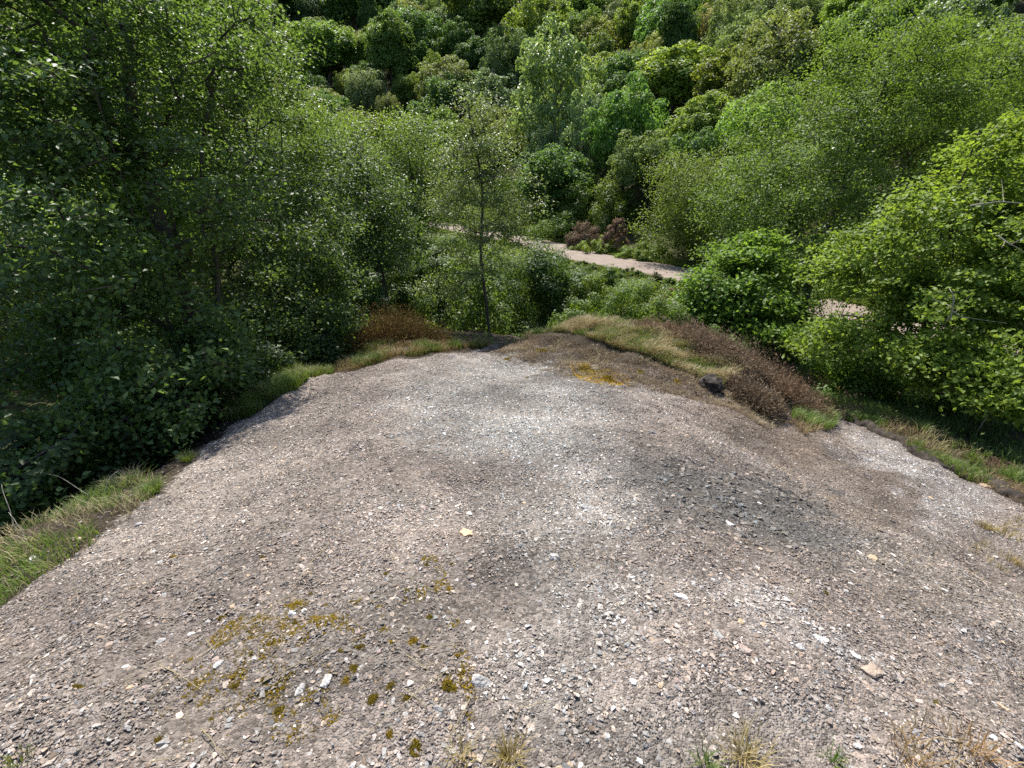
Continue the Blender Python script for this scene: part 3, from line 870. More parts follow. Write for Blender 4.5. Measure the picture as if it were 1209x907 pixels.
# ------------------------------------------------------------------ shrubs, brambles, heather
def shrub(name, px, py, t, w, h, mat, label, cat, seed, n=9000, leaf=.07, color=(1, 1, 1), group=None, stems=M['bark']):
    P = at(px, py, t)
    g = hz(P[0], P[1])
    R = w / 2 / F * t; top = at(px, py - h / 2, t)[2] - g
    top = max(top, .35)
    root = empty(name, (P[0], P[1], g - .03), label, cat, group)
    r = np.random.default_rng(seed)
    nc = 46
    c = norm(r.normal(size=(nc, 3))) * (r.uniform(.45, 1, nc) ** .6)[:, None]
    c[:, 2] = np.abs(c[:, 2])
    c = c * np.array([R, R * .9, top])
    per = n // nc
    ci = np.repeat(np.arange(nc), per)
    m = len(ci)
    d = norm(r.normal(size=(m, 3)) + np.array([0, 0, .4]))
    pos = c[ci] + d * (min(R, top) * .3 * r.uniform(.3, 1, m))[:, None]
    pos[:, 2] = np.abs(pos[:, 2])
    pos[:, 2] += height(P[0] + pos[:, 0], P[1] + pos[:, 1]) - g
    tint = .5 + .25 * r.normal(size=nc)[ci] + .2 * r.normal(size=m)
    V, Fc, tn = leaves(pos, d + np.array([0, 0, .5]), leaf, .65, .35, seed, tint)
    o = link('foliage', mesh_from('foliage', V, Fc, {'tint': tn}, [mat]), root)
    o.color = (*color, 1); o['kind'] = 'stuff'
    ed = [(np.array([r.normal() * .08, r.normal() * .08, -.1]), q * np.array([.8, .8, .85]), .014, .005) for q in c[:16]]
    V, Fc = tubes(ed, 4)
    o = link('stems', mesh_from('stems', V, Fc, None, [stems], True), root)
    o.name = 'stemwork'; o['kind'] = 'stuff'
    return root

SHRUBS = [
 ('hawthorn_bush', 640, 320, 15.0, 130, 72, 'oak', 'rounded dark green bush beside the slender birch trunk', 'bush', 16000, .08, (.62, .74, .8)),
 ('hawthorn_bush', 520, 318, 14.5, 90, 92, 'oak', 'dark green bush just left of the slender birch trunk', 'bush', 13000, .075, (.75, .85, .85)),
 ('hawthorn_bush', 585, 335, 16, 90, 70, 'oak', 'dark bush directly behind the slender birch trunk', 'bush', 12000, .08, (.65, .76, .8)),
 ('hawthorn_bush', 460, 335, 14.5, 80, 70, 'oak', 'shaded bush behind the rusty heather clump', 'bush', 10000, .08, (.7, .78, .8)),
 ('bramble', 745, 345, 13, 90, 34, 'lime', 'bright green bramble patch in front of the track', 'bramble', 9000, .06, (.75, .8, .9)),
 ('bramble', 700, 338, 14.5, 70, 44, 'oak', 'green bramble mound right of the dark bush', 'bramble', 8000, .07, (1.3, 1.25, 1)),
 ('bramble', 690, 360, 11.5, 80, 26, 'oak', 'low green bramble behind the grassy hummock', 'bramble', 7000, .06, (1.2, 1.25, 1)),
 ('bramble', 790, 372, 11, 90, 26, 'lime', 'low yellow-green bramble between grass hummock and sycamore', 'bramble', 8000, .06, (.75, .75, .8)),
 ('gorse_bush', 772, 330, 21, 26, 22, 'olive', 'small dark gorse bush at the near edge of the track', 'bush', 4000, .07, (.7, .65, .8)),
 ('gorse_bush', 690, 272, 37, 46, 16, 'bracken', 'pinkish brown bush left of the two on the far track verge', 'bush', 5000, .12, (.8, .8, .8)),
 ('gorse_bush', 728, 272, 35, 34, 26, 'bracken', 'tall pinkish brown bush on the far track verge', 'bush', 5000, .12, (.9, .85, .85)),
 ('bramble', 705, 288, 36, 70, 18, 'oak', 'low green bramble on the far track verge', 'bramble', 5000, .12, (1.5, 1.4, 1)),
 ('bramble', 760, 296, 33, 70, 18, 'oak', 'low green bramble below the yellow-green hawthorn', 'bramble', 5000, .12, (1.3, 1.3, 1)),
 ('bracken', 800, 352, 13, 50, 34, 'bracken', 'dead brown bracken beside the near end of the track', 'bracken', 3500, .06, (.75, .7, .65)),
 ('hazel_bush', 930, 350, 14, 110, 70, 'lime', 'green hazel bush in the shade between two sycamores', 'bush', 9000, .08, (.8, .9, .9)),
 ('hazel_bush', 1010, 292, 17, 130, 90, 'lime', 'green hazel bush low behind the bright sycamore', 'bush', 11000, .09, (.8, .85, .9)),
 ('hazel_bush', 1150, 250, 18, 150, 110, 'lime', 'green hazel bush at the right edge behind the bright sycamore', 'bush', 11000, .09, (.8, .9, .9)),
 ('hawthorn_bush', 470, 250, 30, 60, 50, 'oak', 'green bush at the left end of the visible track', 'bush', 7000, .11, (1.2, 1.2, 1)),
 ('bramble', 560, 292, 26, 90, 26, 'lime', 'sunlit low bramble below the middle of the track', 'bramble', 7000, .09, (.8, .85, .8)),
 ('bramble', 640, 305, 24, 70, 20, 'oak', 'green bramble along the near edge of the track', 'bramble', 6000, .09, (1.2, 1.2, 1)),
 ('bramble', 860, 395, 9.6, 60, 20, 'lime', 'low green bramble at the foot of the small sycamore', 'bramble', 4000, .06, (.75, .85, .8)),
]
SHRUBS += [
 ('hazel_bush', 640, 240, 46, 80, 60, 'oak', 'mid green hazel bush beyond the middle of the track', 'bush', 9000, .16, (1.1, 1.1, 1)),
 ('hazel_bush', 680, 243, 43, 70, 52, 'lime', 'bright green hazel bush behind the brown verge bush', 'bush', 9000, .16, (.7, .75, .8)),
 ('hazel_bush', 722, 238, 41, 70, 60, 'oak', 'tall green hazel bush left of the yellow-green hawthorn', 'bush', 9000, .16, (1.1, 1.1, 1)),
 ('hazel_bush', 590, 235, 50, 80, 50, 'lime', 'pale green hazel bush behind the slender birch crown', 'bush', 9000, .17, (.75, .78, .85)),
 ('hazel_bush', 655, 262, 41, 60, 22, 'lime', 'low bright hazel at the far edge of the track', 'bush', 6000, .13, (.75, .8, .8)),
 ('hazel_bush', 540, 228, 56, 90, 50, 'oak', 'green hazel bush behind the left end of the track', 'bush', 9000, .18, (1.15, 1.1, 1)),

 ('hazel_bush', 40, 570, 4.5, 190, 110, 'birch', 'dark shaded hazel in the hollow at the left edge', 'bush', 12000, .06, (.62, .7, .72)),  # dark shaded hazels: the hollow's shade is put into their leaf colour
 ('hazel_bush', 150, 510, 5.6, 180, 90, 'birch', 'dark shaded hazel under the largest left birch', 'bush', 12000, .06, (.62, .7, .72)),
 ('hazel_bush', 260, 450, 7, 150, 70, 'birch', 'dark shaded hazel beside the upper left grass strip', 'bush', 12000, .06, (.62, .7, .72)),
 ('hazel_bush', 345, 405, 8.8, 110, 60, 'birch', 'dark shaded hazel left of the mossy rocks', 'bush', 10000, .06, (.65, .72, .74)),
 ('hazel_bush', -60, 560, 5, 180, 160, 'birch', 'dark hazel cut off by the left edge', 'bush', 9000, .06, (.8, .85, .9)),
 ('hawthorn_bush', 420, 350, 12, 90, 80, 'birch', 'dark bush under the mid green birch, above the rusty heather', 'bush', 9000, .07, (.85, .95, .9)),
 ('hawthorn_bush', 590, 300, 19, 90, 50, 'oak', 'green bush seen through the slender birch', 'bush', 8000, .09, (1.1, 1.1, 1)),
 ('hawthorn_bush', 665, 335, 15, 70, 50, 'oak', 'green bush right of the dark bush beside the birch', 'bush', 10000, .08, (.7, .8, .8)),
 ('hawthorn_bush', 715, 338, 15.5, 80, 50, 'oak', 'dark green bush right end of the bush row behind the hummock', 'bush', 10000, .08, (.75, .85, .8)),
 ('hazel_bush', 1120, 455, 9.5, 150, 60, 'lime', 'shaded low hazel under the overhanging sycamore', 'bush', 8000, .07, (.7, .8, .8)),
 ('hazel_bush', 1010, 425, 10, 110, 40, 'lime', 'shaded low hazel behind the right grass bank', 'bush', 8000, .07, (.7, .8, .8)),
]
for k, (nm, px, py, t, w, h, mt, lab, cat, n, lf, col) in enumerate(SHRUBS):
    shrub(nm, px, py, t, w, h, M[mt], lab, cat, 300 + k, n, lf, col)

rb = np.random.default_rng(41)
BR = []
for k in range(300):
    x, y = rb.uniform(-9, 9), rb.uniform(12.5, 40)
    if abs(track_signed(np.array([x]), np.array([y]))[0]) < 2.9 or track_signed(np.array([x]), np.array([y]))[0] > 0: continue
    if any((x - q[0]) ** 2 + (y - q[1]) ** 2 < 4.0 for q in BR): continue
    BR.append((x, y))
bl = []
for k, (x, y) in enumerate(BR):
    q0 = project((x, y, hz(x, y) + .5)); lim = np.interp(q0[0][0], [400, 480, 560, 640, 700, 740, 805, 860], [240, 272, 284, 298, 320, 324, 338, 340])
    room = EYE + ray(q0[0][0], lim)[2] * q0[2][0] - hz(x, y)
    hh = float(np.clip(room, .5, rb.uniform(1.2, 2.3)))
    qx, qy, dp = [float(a[0]) for a in project((x, y, hz(x, y) + hh * .5))]
    o = shrub('bramble', qx, qy, dp, rb.uniform(2.2, 3.4) * F / dp, hh * F / dp, M['oak' if k % 3 else 'lime'], '', 'bramble', 1300 + k, 5000, .09, [(.75, .82, .85), (.95, 1.0, .95), (1.15, 1.1, .8), (.65, .75, .8)][k % 4] if k % 3 else (.7, .72, .75), 'brambles on the valley floor')
    bl.append((o, qx, qy, 'mid green bramble' if k % 3 else 'bright green bramble', 'between gravel and track, ' + ('close' if dp < 20 else 'middle' if dp < 28 else 'far')))

def heather(px, py, w, h, mat, label, seed, n=5000, t=None, height_=.5, color=(1, 1, 1)):
    hit = ground_hit(px, py)
    while t is None and hit[1] > 10.5:
        py += 2; hit = ground_hit(px, py)
    P = hit[0] if t is None else at(px, py, t)
    t = hit[1] if t is None else t
    R = w / 2 / F * t
    r = np.random.default_rng(seed)
    root = empty('heather_bush', (P[0], P[1], hz(P[0], P[1]) - .02), label, 'heather', 'heather on the heap')
    g = hz(P[0], P[1])
    nb = 70
    a = r.uniform(0, 6.28, nb); q = np.sqrt(r.uniform(0, 1, nb)) * R
    B = np.stack([np.cos(a) * q, np.sin(a) * q * .8], -1)
    Ht = height_ * (1 - .55 * (q / R) ** 2) * r.uniform(.4, 1.25, nb)
    ci = np.repeat(np.arange(nb), n // nb); m = len(ci)
    dirn = norm(r.normal(size=(m, 3)) * .55 + np.array([0, 0, .6]) + np.concatenate([B[ci] / R * .5, np.zeros((m, 1))], 1))
    s = r.uniform(.15, 1, m)
    pos = np.concatenate([B[ci] * .8, np.zeros((m, 1))], 1) + dirn * (Ht[ci] * s)[:, None]
    pos[:, 2] += height(P[0] + pos[:, 0], P[1] + pos[:, 1]) - g
    L = .035 + .05 * r.uniform(0, 1, m) ** 2
    side = norm(np.cross(dirn, r.normal(size=(m, 3)))); wv = .0045 + .0035 * r.uniform(0, 1, m)
    d2 = norm(dirn + r.normal(size=(m, 3)) * .45)
    tip = pos + d2 * L[:, None]
    mid = pos + d2 * (L * .5)[:, None]
    V = np.stack([pos, mid + side * wv[:, None], tip, mid - side * wv[:, None]], 1).reshape(-1, 3)
    i = (np.arange(m) * 4)[:, None]
    Fc = np.concatenate([i + np.array([[0, 1, 2]]), i + np.array([[0, 2, 3]])], 0)
    tint = np.clip(.15 + .6 * s + .2 * r.normal(size=m), 0, 1)
    o = link('twigs', mesh_from('twigs', V, Fc, {'tint': np.repeat(tint, 4)}, [mat]), root)
    o.name = 'foliage'; o['kind'] = 'stuff'; o.color = (*color, 1)
    ed = [(np.array([B[k, 0] * .4, B[k, 1] * .4, -.05]), np.array([B[k, 0] * .9, B[k, 1] * .9, Ht[k] * .7 + hz(P[0] + B[k, 0], P[1] + B[k, 1]) - g]), .007, .003) for k in range(0, nb, 2)]
    V, Fc = tubes(ed, 4)
    o = link('stems', mesh_from('stems', V, Fc, None, [M['peat']], True), root); o.name = 'stemwork'; o['kind'] = 'stuff'
    return root

HEATH = [
 (850, 422, 70, .42, 'heather', 'pinkish brown heather bush nearest the dark peat lump', 5200), (880, 432, 80, .5, 'heather', 'tall brown heather bush in the middle of the heather bank', 6500),
 (915, 455, 80, .5, 'heather', 'brown heather bush overhanging the dark eroded bank', 6500), (940, 478, 60, .42, 'heather', 'brown heather bush at the lower end of the bank', 5000),
 (825, 402, 70, .32, 'heather', 'low brown heather behind the grassy hummock', 4500), (890, 475, 60, .3, 'heather', 'dark twiggy heather under the bank edge', 4000), (780, 392, 70, .25, 'heather', 'low reddish heather along the back of the hummock', 3500),
 (955, 452, 50, .4, 'heather', 'brown heather bush beside the right grass bank', 4000),
 (458, 396, 66, .75, 'rust', 'rusty brown heather mound at the far left end of gravel', 6500), (500, 402, 56, .48, 'rust', 'rusty brown heather tapering toward the slender birch', 5000), (436, 390, 50, .8, 'rust', 'rusty heather top under the left birch leaves', 4500),
]
for k, (px, py, w, hh, mt, lab, n) in enumerate(HEATH):
    heather(px, py, w * 1.15, 0, M[mt], lab, 500 + k, int(n * 2.6), None, hh * 1.12, [(1.1, 1, .9), (.95, .88, .78), (1.2, 1.02, .88), (1.0, .86, .72)][k % 4])

# ------------------------------------------------------------------ grass
def px_near(p, tmax=10.0):
    px, py = p
    for _ in range(40):
        h = ground_hit(px, py)
        if h is not None and h[1] < tmax: return h[0][:2]
        py += 2
    return h[0][:2]

def scatter_poly(px_poly, dens, r, maxn=90000):
    P = np.array([px_near(p) for p in px_poly])
    lo, hi = P.min(0), P.max(0)
    n = int(min(maxn, (hi - lo).prod() * dens))
    q = r.uniform(0, 1, (n, 2)) * (hi - lo) + lo
    return q[inside(q[:, 0], q[:, 1], P)]

def grass(px_poly, dens, h, w, lean, mat, seed, color=(1, 1, 1), clump=.55, name='grass', bias=0.0, fs=1.0):
    r = np.random.default_rng(seed)
    q = scatter_poly(px_poly, dens, r)
    f = noise2(q[:, 0] * 3.5 * fs, q[:, 1] * 3.5 * fs, seed) + .6 * noise2(q[:, 0] * 9 * fs, q[:, 1] * 9 * fs, seed + 1)
    if fs > 1: f = .55 * f + .75 * noise2(q[:, 0] * 3, q[:, 1] * 3, seed + 2)
    q = q[f > clump - .62]; f = f[f > clump - .62]
    z = height(q[:, 0], q[:, 1])
    P = np.concatenate([q, z[:, None] - .01], 1)
    hh = h * (0.7 + .9 * np.clip(f + .3, 0, 1))
    nb = normal_at(q[:, 0], q[:, 1]) * np.array([1, 1, 0])
    tint = .5 + .5 * f + .25 * r.normal(size=len(q)) + bias
    V, Fc, tn = blades(P, hh, w, lean, seed, tint, nb * 1.5)
    o = link(name, mesh_from(name, V, Fc, {'tint': tn}, [mat]))
    o.color = (*color, 1)
    return kind(o, 'stuff')
G1 = [(0, 720), (-160, 800), (-160, 650), (0, 625), (60, 600), (120, 578), (170, 565), (192, 578), (150, 620), (100, 650), (60, 675)]
grass(G1, 16000, .1, .0028, .75, M['grass'], 601, (.95, 1, .9), .52)
grass(G1, 2600, .1, .002, .9, M['straw'], 602, (.9, .9, .8), .6, 'dry_grass')
G2 = [(262, 500), (285, 468), (330, 448), (375, 430), (395, 440), (350, 462), (300, 490)]
grass(G2, 12000, .17, .003, .6, M['grass'], 603, (1.15, 1.15, 1), .25)
grass(G2, 2000, .14, .0025, .7, M['straw'], 604, (.9, .9, .8), .45, 'dry_grass')
G3 = [(588, 386), (640, 372), (700, 370), (770, 384), (830, 403), (875, 440), (850, 460), (790, 434), (720, 411), (660, 393), (610, 399)]
grass(G3, 4800, .13, .0034, .6, M['grass'], 605, (.9, .88, .95), .3)
grass(G3, 9000, .14, .003, .8, M['straw'], 606, (1, .96, .85), .3, 'dry_grass')
GM = [(578, 410), (600, 392), (660, 398), (720, 416), (800, 436), (850, 462), (930, 500), (900, 505), (840, 478), (770, 462), (700, 447), (640, 430), (595, 420)]
grass(GM, 7000, .035, .003, 1.3, M['heather'], 613, (.62, .56, .5), .3, 'plant_litter')
grass(GM, 1000, .06, .002, 1.3, M['straw'], 614, (.75, .7, .6), .45, 'dry_grass')
grass([(560, 414), (600, 400), (660, 415), (740, 440), (770, 455), (690, 452), (630, 440), (590, 430)], 16000, .012, .004, .8, M['moss'], 615, (1.3, 1.05, .9), .62, 'moss_mat', fs=3.0)
grass([(670, 430), (700, 430), (740, 444), (750, 456), (715, 456), (685, 448)], 60000, .014, .0045, .8, M['moss'], 616, (2.6, 2.0, 1), .22, 'moss_mat', fs=2.5)
grass([(340, 690), (520, 655), (560, 800), (560, 890), (430, 900), (370, 850), (330, 760)], 60000, .012, .0042, .9, M['moss'], 617, (1.0, .84, .8), .76, 'moss_mat', fs=5.0)
grass([(200, 780), (340, 700), (420, 850), (300, 900), (160, 890)], 40000, .012, .004, .9, M['moss'], 618, (.85, .72, .75), .9, 'moss_mat', fs=5.0)
G4 = [(930, 500), (945, 440), (985, 455), (1050, 490), (1120, 520), (1209, 560), (1209, 600), (1120, 555), (1040, 515), (985, 490), (985, 505), (950, 515)]
grass(G4, 3600, .13, .004, .65, M['grass'], 607, (.8, .88, .8), .72)
grass(G4, 2500, .07, .003, 1.2, M['heather'], 619, (.8, .7, .55), .5, 'plant_litter')
grass(G4, 700, .13, .003, .8, M['straw'], 620, (.8, .8, .6), .6, 'dry_grass')
grass([(960, 400), (1209, 440), (1209, 560), (1050, 490), (950, 440)], 900, .16, .005, .7, M['grass'], 608, (.55, .65, .7), .4)
G5 = [(395, 440), (420, 418), (500, 405), (560, 385), (590, 385), (590, 400), (560, 412), (520, 416), (450, 428)]
grass(G5, 4500, .15, .004, .6, M['grass'], 609, (.78, .78, .75), .62)
grass(G5, 3500, .12, .003, .8, M['straw'], 621, (.65, .55, .35), .4, 'dry_grass')
grass([(500, 400), (520, 372), (590, 365), (640, 372), (590, 392)], 900, .25, .006, .6, M['grass'], 610, (1.05, 1.05, .9), .3)
G6 = [(740, 907), (820, 880), (900, 872), (1000, 870), (1080, 850), (1209, 860), (1209, 930), (740, 930)]
grass(G6, 900, .07, .0018, .9, M['straw'], 611, (.8, .72, .6), .75, 'dry_grass')
grass([(5, 900), (5, 740), (200, 600), (420, 480), (700, 480), (900, 540), (1200, 700), (1200, 900)], 60, .045, .0012, 1.5, M['straw'], 622, (.8, .72, .6), .3, 'plant_litter')
G7 = [(1140, 650), (1209, 600), (1209, 690)]
grass(G7, 900, .08, .003, .8, M['straw'], 612, (.8, .75, .55), .6, 'dry_grass')
def tussock(px, py, R, h, n, mat, label, seed, color=(1, 1, 1), name='grass_tussock', lean=.9, w=.0016):
    P, t = ground_hit(px, py)
    r = np.random.default_rng(seed)
    q = r.normal(size=(n, 2)) * R * .4
    z = height(P[0] + q[:, 0], P[1] + q[:, 1]) - P[2]
    V, Fc, tn = blades(np.concatenate([q, z[:, None]], 1), h, w, lean, seed, None, np.concatenate([q / R * 1.6, q[:, :1] * 0], 1))
    o = link(name, mesh_from(name, V, Fc, {'tint': tn}, [mat]))
    o.location = P
    o.color = (*color, 1)
    tag(o, label, 'grass tuft', 'grass tufts on the gravel')
    return o
TUFTS = [(880, 901, .08, .065, 200, 'straw', 'large straw-coloured grass tussock at the bottom edge right of centre', (1, .95, .75)), (832, 903, .035, .045, 60, 'grass', 'small green grass tuft left of the straw tussock', (.9, .95, .9)),
 (1075, 893, .08, .06, 80, 'straw', 'reddish dry tuft at the bottom edge, right part', (.85, .65, .5)), (1150, 888, .08, .06, 80, 'straw', 'reddish brown tuft near the bottom right corner', (.85, .62, .45)), (985, 905, .035, .05, 40, 'grass', 'little green tuft between straw tussock and reddish tufts', (.8, 1, .8)),
 (545, 898, .05, .05, 70, 'straw', 'small pale tuft at the bottom edge left of centre', (.95, .9, .65)), (600, 900, .05, .06, 120, 'straw', 'small dry tuft at the bottom edge, centre', (.8, .75, .5)), (180, 582, .06, .1, 260, 'grass', 'lone green tuft at the top of the left grass strip', (.9, .95, .9)),
 (222, 545, .05, .1, 160, 'grass', 'thin green tuft between the two left grass strips', (.9, .9, .8)), (20, 905, .05, .03, 60, 'grass', 'mossy tuft in the bottom left corner', (.9, .8, .6)), (955, 498, .16, .2, 520, 'grass', 'bright green tuft at the foot of the heather bank', (.85, 1, .8)),
 (1165, 625, .1, .08, 160, 'straw', 'dry yellowish tuft near the right edge of the gravel', (.85, .8, .5)), (735, 372, .12, .6, 60, 'straw', 'tall thin seeding grass on top of the hummock', (.75, .75, .6)), (700, 368, .14, .4, 120, 'grass', 'tall green grass clump behind the hummock', (1, 1, .9)),
 (1195, 665, .1, .07, 130, 'straw', 'sparse dry tuft at the right edge', (.85, .75, .5)), (610, 392, .12, .25, 200, 'grass', 'green tuft at the left end of the hummock', (1, 1, .9))]
for k, (px, py, R, h, n, mt, lab, col) in enumerate(TUFTS):
    tussock(px, py, R, h, n, M[mt], lab, 700 + k, col)

# ------------------------------------------------------------------ moss
def moss(px, py, wpx, seed, label, flat=.35, color=(1, 1, 1)):
    P, t = ground_hit(px, py)
    R = wpx / 2 / F * t * 1.1
    r = np.random.default_rng(seed)
    nr, ns = 4, 11
    V = [(0, 0, R * flat)]
    for i in range(1, nr + 1):
        for j in range(ns):
            a = 2 * math.pi * j / ns + r.normal() * .05
            q = R * i / nr * (1 + .3 * math.sin(a * 2 + seed) * i / nr + .18 * r.normal() * i / nr)
            x, y = q * math.cos(a), q * math.sin(a)
            V.append((x, y, R * flat * (1 - (i / nr) ** 2) * (1 + .25 * r.normal()) - .006 * (i == nr)))
    V = np.array(V)
    V[:, 2] += height(P[0] + V[:, 0], P[1] + V[:, 1]) - P[2]
    tri = np.array([(0, 1 + j, 1 + (j + 1) % ns) for j in range(ns)])
    quad = np.array([(1 + i * ns + j, 1 + (i + 1) * ns + j, 1 + (i + 1) * ns + (j + 1) % ns, 1 + i * ns + (j + 1) % ns) for i in range(nr - 1) for j in range(ns)])
    m = int(260 * min(1, (wpx / 20)) + 60)
    k = r.integers(0, len(V), m)
    q = V[k] + r.normal(size=(m, 3)) * np.array([R * .1, R * .1, R * .02])
    Vb, Fb, tb = blades(q, max(.006, R * .22), max(.0012, R * .04), .8, seed)
    o = link('moss_clump', mesh_from('moss_clump', np.vstack([V, Vb]), [tri, quad, Fb + len(V)], {'tint': np.concatenate([r.uniform(0, .8, len(V)), tb])}, [M['moss']], False))
    o.location = P
    o.color = (*color, 1)
    tag(o, label, 'moss', 'moss clumps on the gravel')
    return o
MOSS = [(350, 714, 20), (367, 702, 12), (279, 812, 22), (312, 803, 14), (415, 712, 14), (447, 718, 16), (262, 731, 16), (508, 730, 16), (503, 668, 12), (456, 678, 14), (488, 757, 26), (500, 765, 18), (425, 765, 18), (402, 770, 12), (418, 790, 22), (408, 806, 26), (440, 826, 26),
        (462, 810, 20), (480, 825, 18), (530, 812, 34), (460, 868, 20), (490, 883, 34), (188, 875, 20), (330, 840, 24), (92, 812, 20), (204, 657, 14), (310, 659, 14), (533, 667, 10), (480, 698, 12), (380, 735, 14), (540, 775, 12), (350, 735, 24),
        (250, 850, 14), (700, 443, 44), (718, 447, 30), (690, 436, 30), (599, 424, 14), (622, 446, 9), (640, 415, 26), (755, 440, 18), (800, 452, 20), (595, 893, 26), (1105, 830, 12), (975, 700, 10)]
def bramble_labels():
    ordinal_labels(bl, None)
def gravel_zone(px, py):
    if py < 500: return 'at the far end of the gravel'
    col = 'left' if px < 300 else 'centre left' if px < 520 else 'centre' if px < 720 else 'centre right' if px < 950 else 'right'
    row = 'far' if py < 590 else 'middle' if py < 680 else 'near' if py < 780 else 'nearest'
    return f'on the {row} gravel, {col}'
items = []
for k, (px, py, w) in enumerate(MOSS):
    yel = 690 < px < 730 and py < 460 or k % 5 == 0
    o = moss(px, py, w * .55, 800 + k, '', .15, (1.15, .95, .9) if yel else (.75, .68, .8))
    items.append((o, px, py, ('bright yellow ' if yel else 'olive ') + ('broad' if w > 22 else 'small' if w < 15 else 'rounded') + ' moss', gravel_zone(px, py)))
ordinal_labels(items, None)

# ------------------------------------------------------------------ stones
def rock_mesh(name, seed, sx=1, sy=.7, sz=.42, n=16, mat=None):
    r = np.random.default_rng(seed)
    bm = bmesh.new()
    p = norm(r.normal(size=(n, 3))) * r.uniform(.82, 1, (n, 1))
    p = np.sign(p) * np.abs(p) ** .8
    p *= np.array([sx, sy, sz])
    for q in p: bm.verts.new(q)
    bmesh.ops.convex_hull(bm, input=bm.verts)
    for v in [v for v in bm.verts if not v.link_faces]: bm.verts.remove(v)
    me = bpy.data.meshes.new(name)
    bm.to_mesh(me); bm.free()
    me.materials.append(mat or M['stone'])
    return me
ROCKS = [rock_mesh('stone', 900 + k, 1, random.uniform(.6, .85), random.uniform(.28, .5), 17) for k in range(12)]
PEBBLES = [rock_mesh('pebble', 950 + k, 1, random.uniform(.55, .85), random.uniform(.28, .5), 11, M['pebble']) for k in range(10)]

STONE_C = {'white': (.58, .55, .52), 'pale grey': (.39, .375, .355), 'pinkish': (.38, .295, .255), 'buff': (.46, .34, .225), 'dark grey': (.15, .145, .14), 'brown': (.2, .15, .11), 'grey': (.3, .285, .27)}
SITEMS = []
def stone(px, py, wpx, cname, label=None, mesh=None, rotz=None, flatten=1.0, hard=None):
    hit = ground_hit(px, py)
    if hit is None: return
    P, t = hit
    a = wpx / 2 / F * t
    n = Vector(normal_at(np.array([P[0]]), np.array([P[1]]), .12)[0])
    o = link('stone', mesh or ROCKS[random.randrange(len(ROCKS))])
    q = n.to_track_quat('Z', 'Y') @ Quaternion((0, 0, 1), random.uniform(0, 6.28) if rotz is None else rotz) @ Quaternion((1, 0, 0), random.gauss(0, .14))
    o.rotation_mode = 'QUATERNION'
    o.rotation_quaternion = q
    o.scale = (a, a, a * flatten)
    o.location = Vector((P[0], P[1], P[2])) + n * a * .14
    c = STONE_C[cname]; k = random.uniform(.88, 1.1)
    o.color = (c[0] * k, c[1] * k, c[2] * k, 1)
    o['category'] = 'stone'; o['group'] = 'loose stones on the gravel'
    if label: o['label'] = label
    else:
        sz = 'large' if wpx > 15 else 'small' if wpx < 10.5 else ''
        SITEMS.append((o, px, py, ' '.join(x for x in (sz, cname, 'stone') if x), gravel_zone(px, py)))
    return o
NAMED = [(550, 632, 19, 'buff', 'orange-buff flat stone with a sharp shadow, middle of the gravel'), (1030, 795, 30, 'buff', 'large flat tan stone at lower right'), (655, 660, 18, 'pale grey', 'pale grey blocky stone right of the orange-buff stone'),
 (692, 600, 20, 'pale grey', 'pale grey slab above the dark band'), (880, 767, 20, 'pinkish', 'pinkish angular stone near the bottom, right of centre'), (861, 619, 13, 'white', 'bright white stone on the dark grey band'), (555, 607, 12, 'white', 'whitish stone just above the orange-buff stone'),
 (620, 655, 10, 'pale grey', 'rounded pale stone below right of the orange-buff stone'), (804, 706, 18, 'white', 'white blocky stone near centre right'), (849, 750, 20, 'pale grey', 'pale split stone right of centre'), (566, 805, 26, 'pale grey', 'large pale slab at the bottom, left of centre'),
 (330, 860, 20, 'pale grey', 'pale oblong stone at the bottom left'), (354, 815, 20, 'pale grey', 'pale flat stone beside mossy ground'), (385, 805, 22, 'pale grey', 'pale wedge stone in the mossy patch'), (258, 785, 16, 'pale grey', 'rounded pale stone at lower left'), (255, 780, 12, 'pinkish', 'pink stone at lower left'),
 (1030, 660, 16, 'buff', 'flat buff stone near the right of the gravel'), (1045, 603, 8, 'white', 'small white stone below the pale scree'), (40, 660, 14, 'pale grey', 'pale stone at the left grass edge'), (165, 620, 14, 'pale grey', 'pale rounded stone under the left green tufts'),
 (1165, 575, 14, 'buff', 'buff stone at the far right gravel edge'), (970, 755, 18, 'white', 'white angular stone in the lower right pale streak'), (945, 765, 14, 'pale grey', 'grey stone beside the white angular stone'), (1010, 775, 16, 'white', 'white stone above the large flat tan stone'),
 (345, 725, 13, 'white', 'white stone next to the tall moss clump'), (360, 722, 11, 'white', 'white egg-shaped stone right of the moss clump'), (500, 600, 12, 'pinkish', 'pinkish stone on the far side of the middle'), (875, 735, 12, 'buff', 'buff stone in the lower centre right'), (770, 512, 12, 'dark grey', 'dark stone near the brown bank'), (598, 540, 8, 'brown', 'small brown stone far up the gravel')]
for n_ in NAMED: stone(*n_)
bpy.data.objects['stone'].color = (.66, .45, .28, 1)
bpy.data.objects['stone'].scale *= 1.5
bpy.data.objects['stone.001'].color = (.36, .28, .22, 1)
def zpick(px, py):
    w = {'white': .11, 'pale grey': .32, 'pinkish': .16, 'grey': .22, 'buff': .09, 'dark grey': .05, 'brown': .05}
    if blob(np.array(px), np.array(py), 860, 590, 210, 60, 18) > .3: w['dark grey'] = .3; w['white'] = .25
    if px < 520 and py > 660: w['brown'] = .1; w['pinkish'] = .2
    k = list(w); p = np.array([w[x] for x in k])
    return k[r_.choice(len(k), p=p / p.sum())]
cnt = 0
GPX = np.array([(0, 907)] + GRAVEL_PX + [(1300, 907)], float)
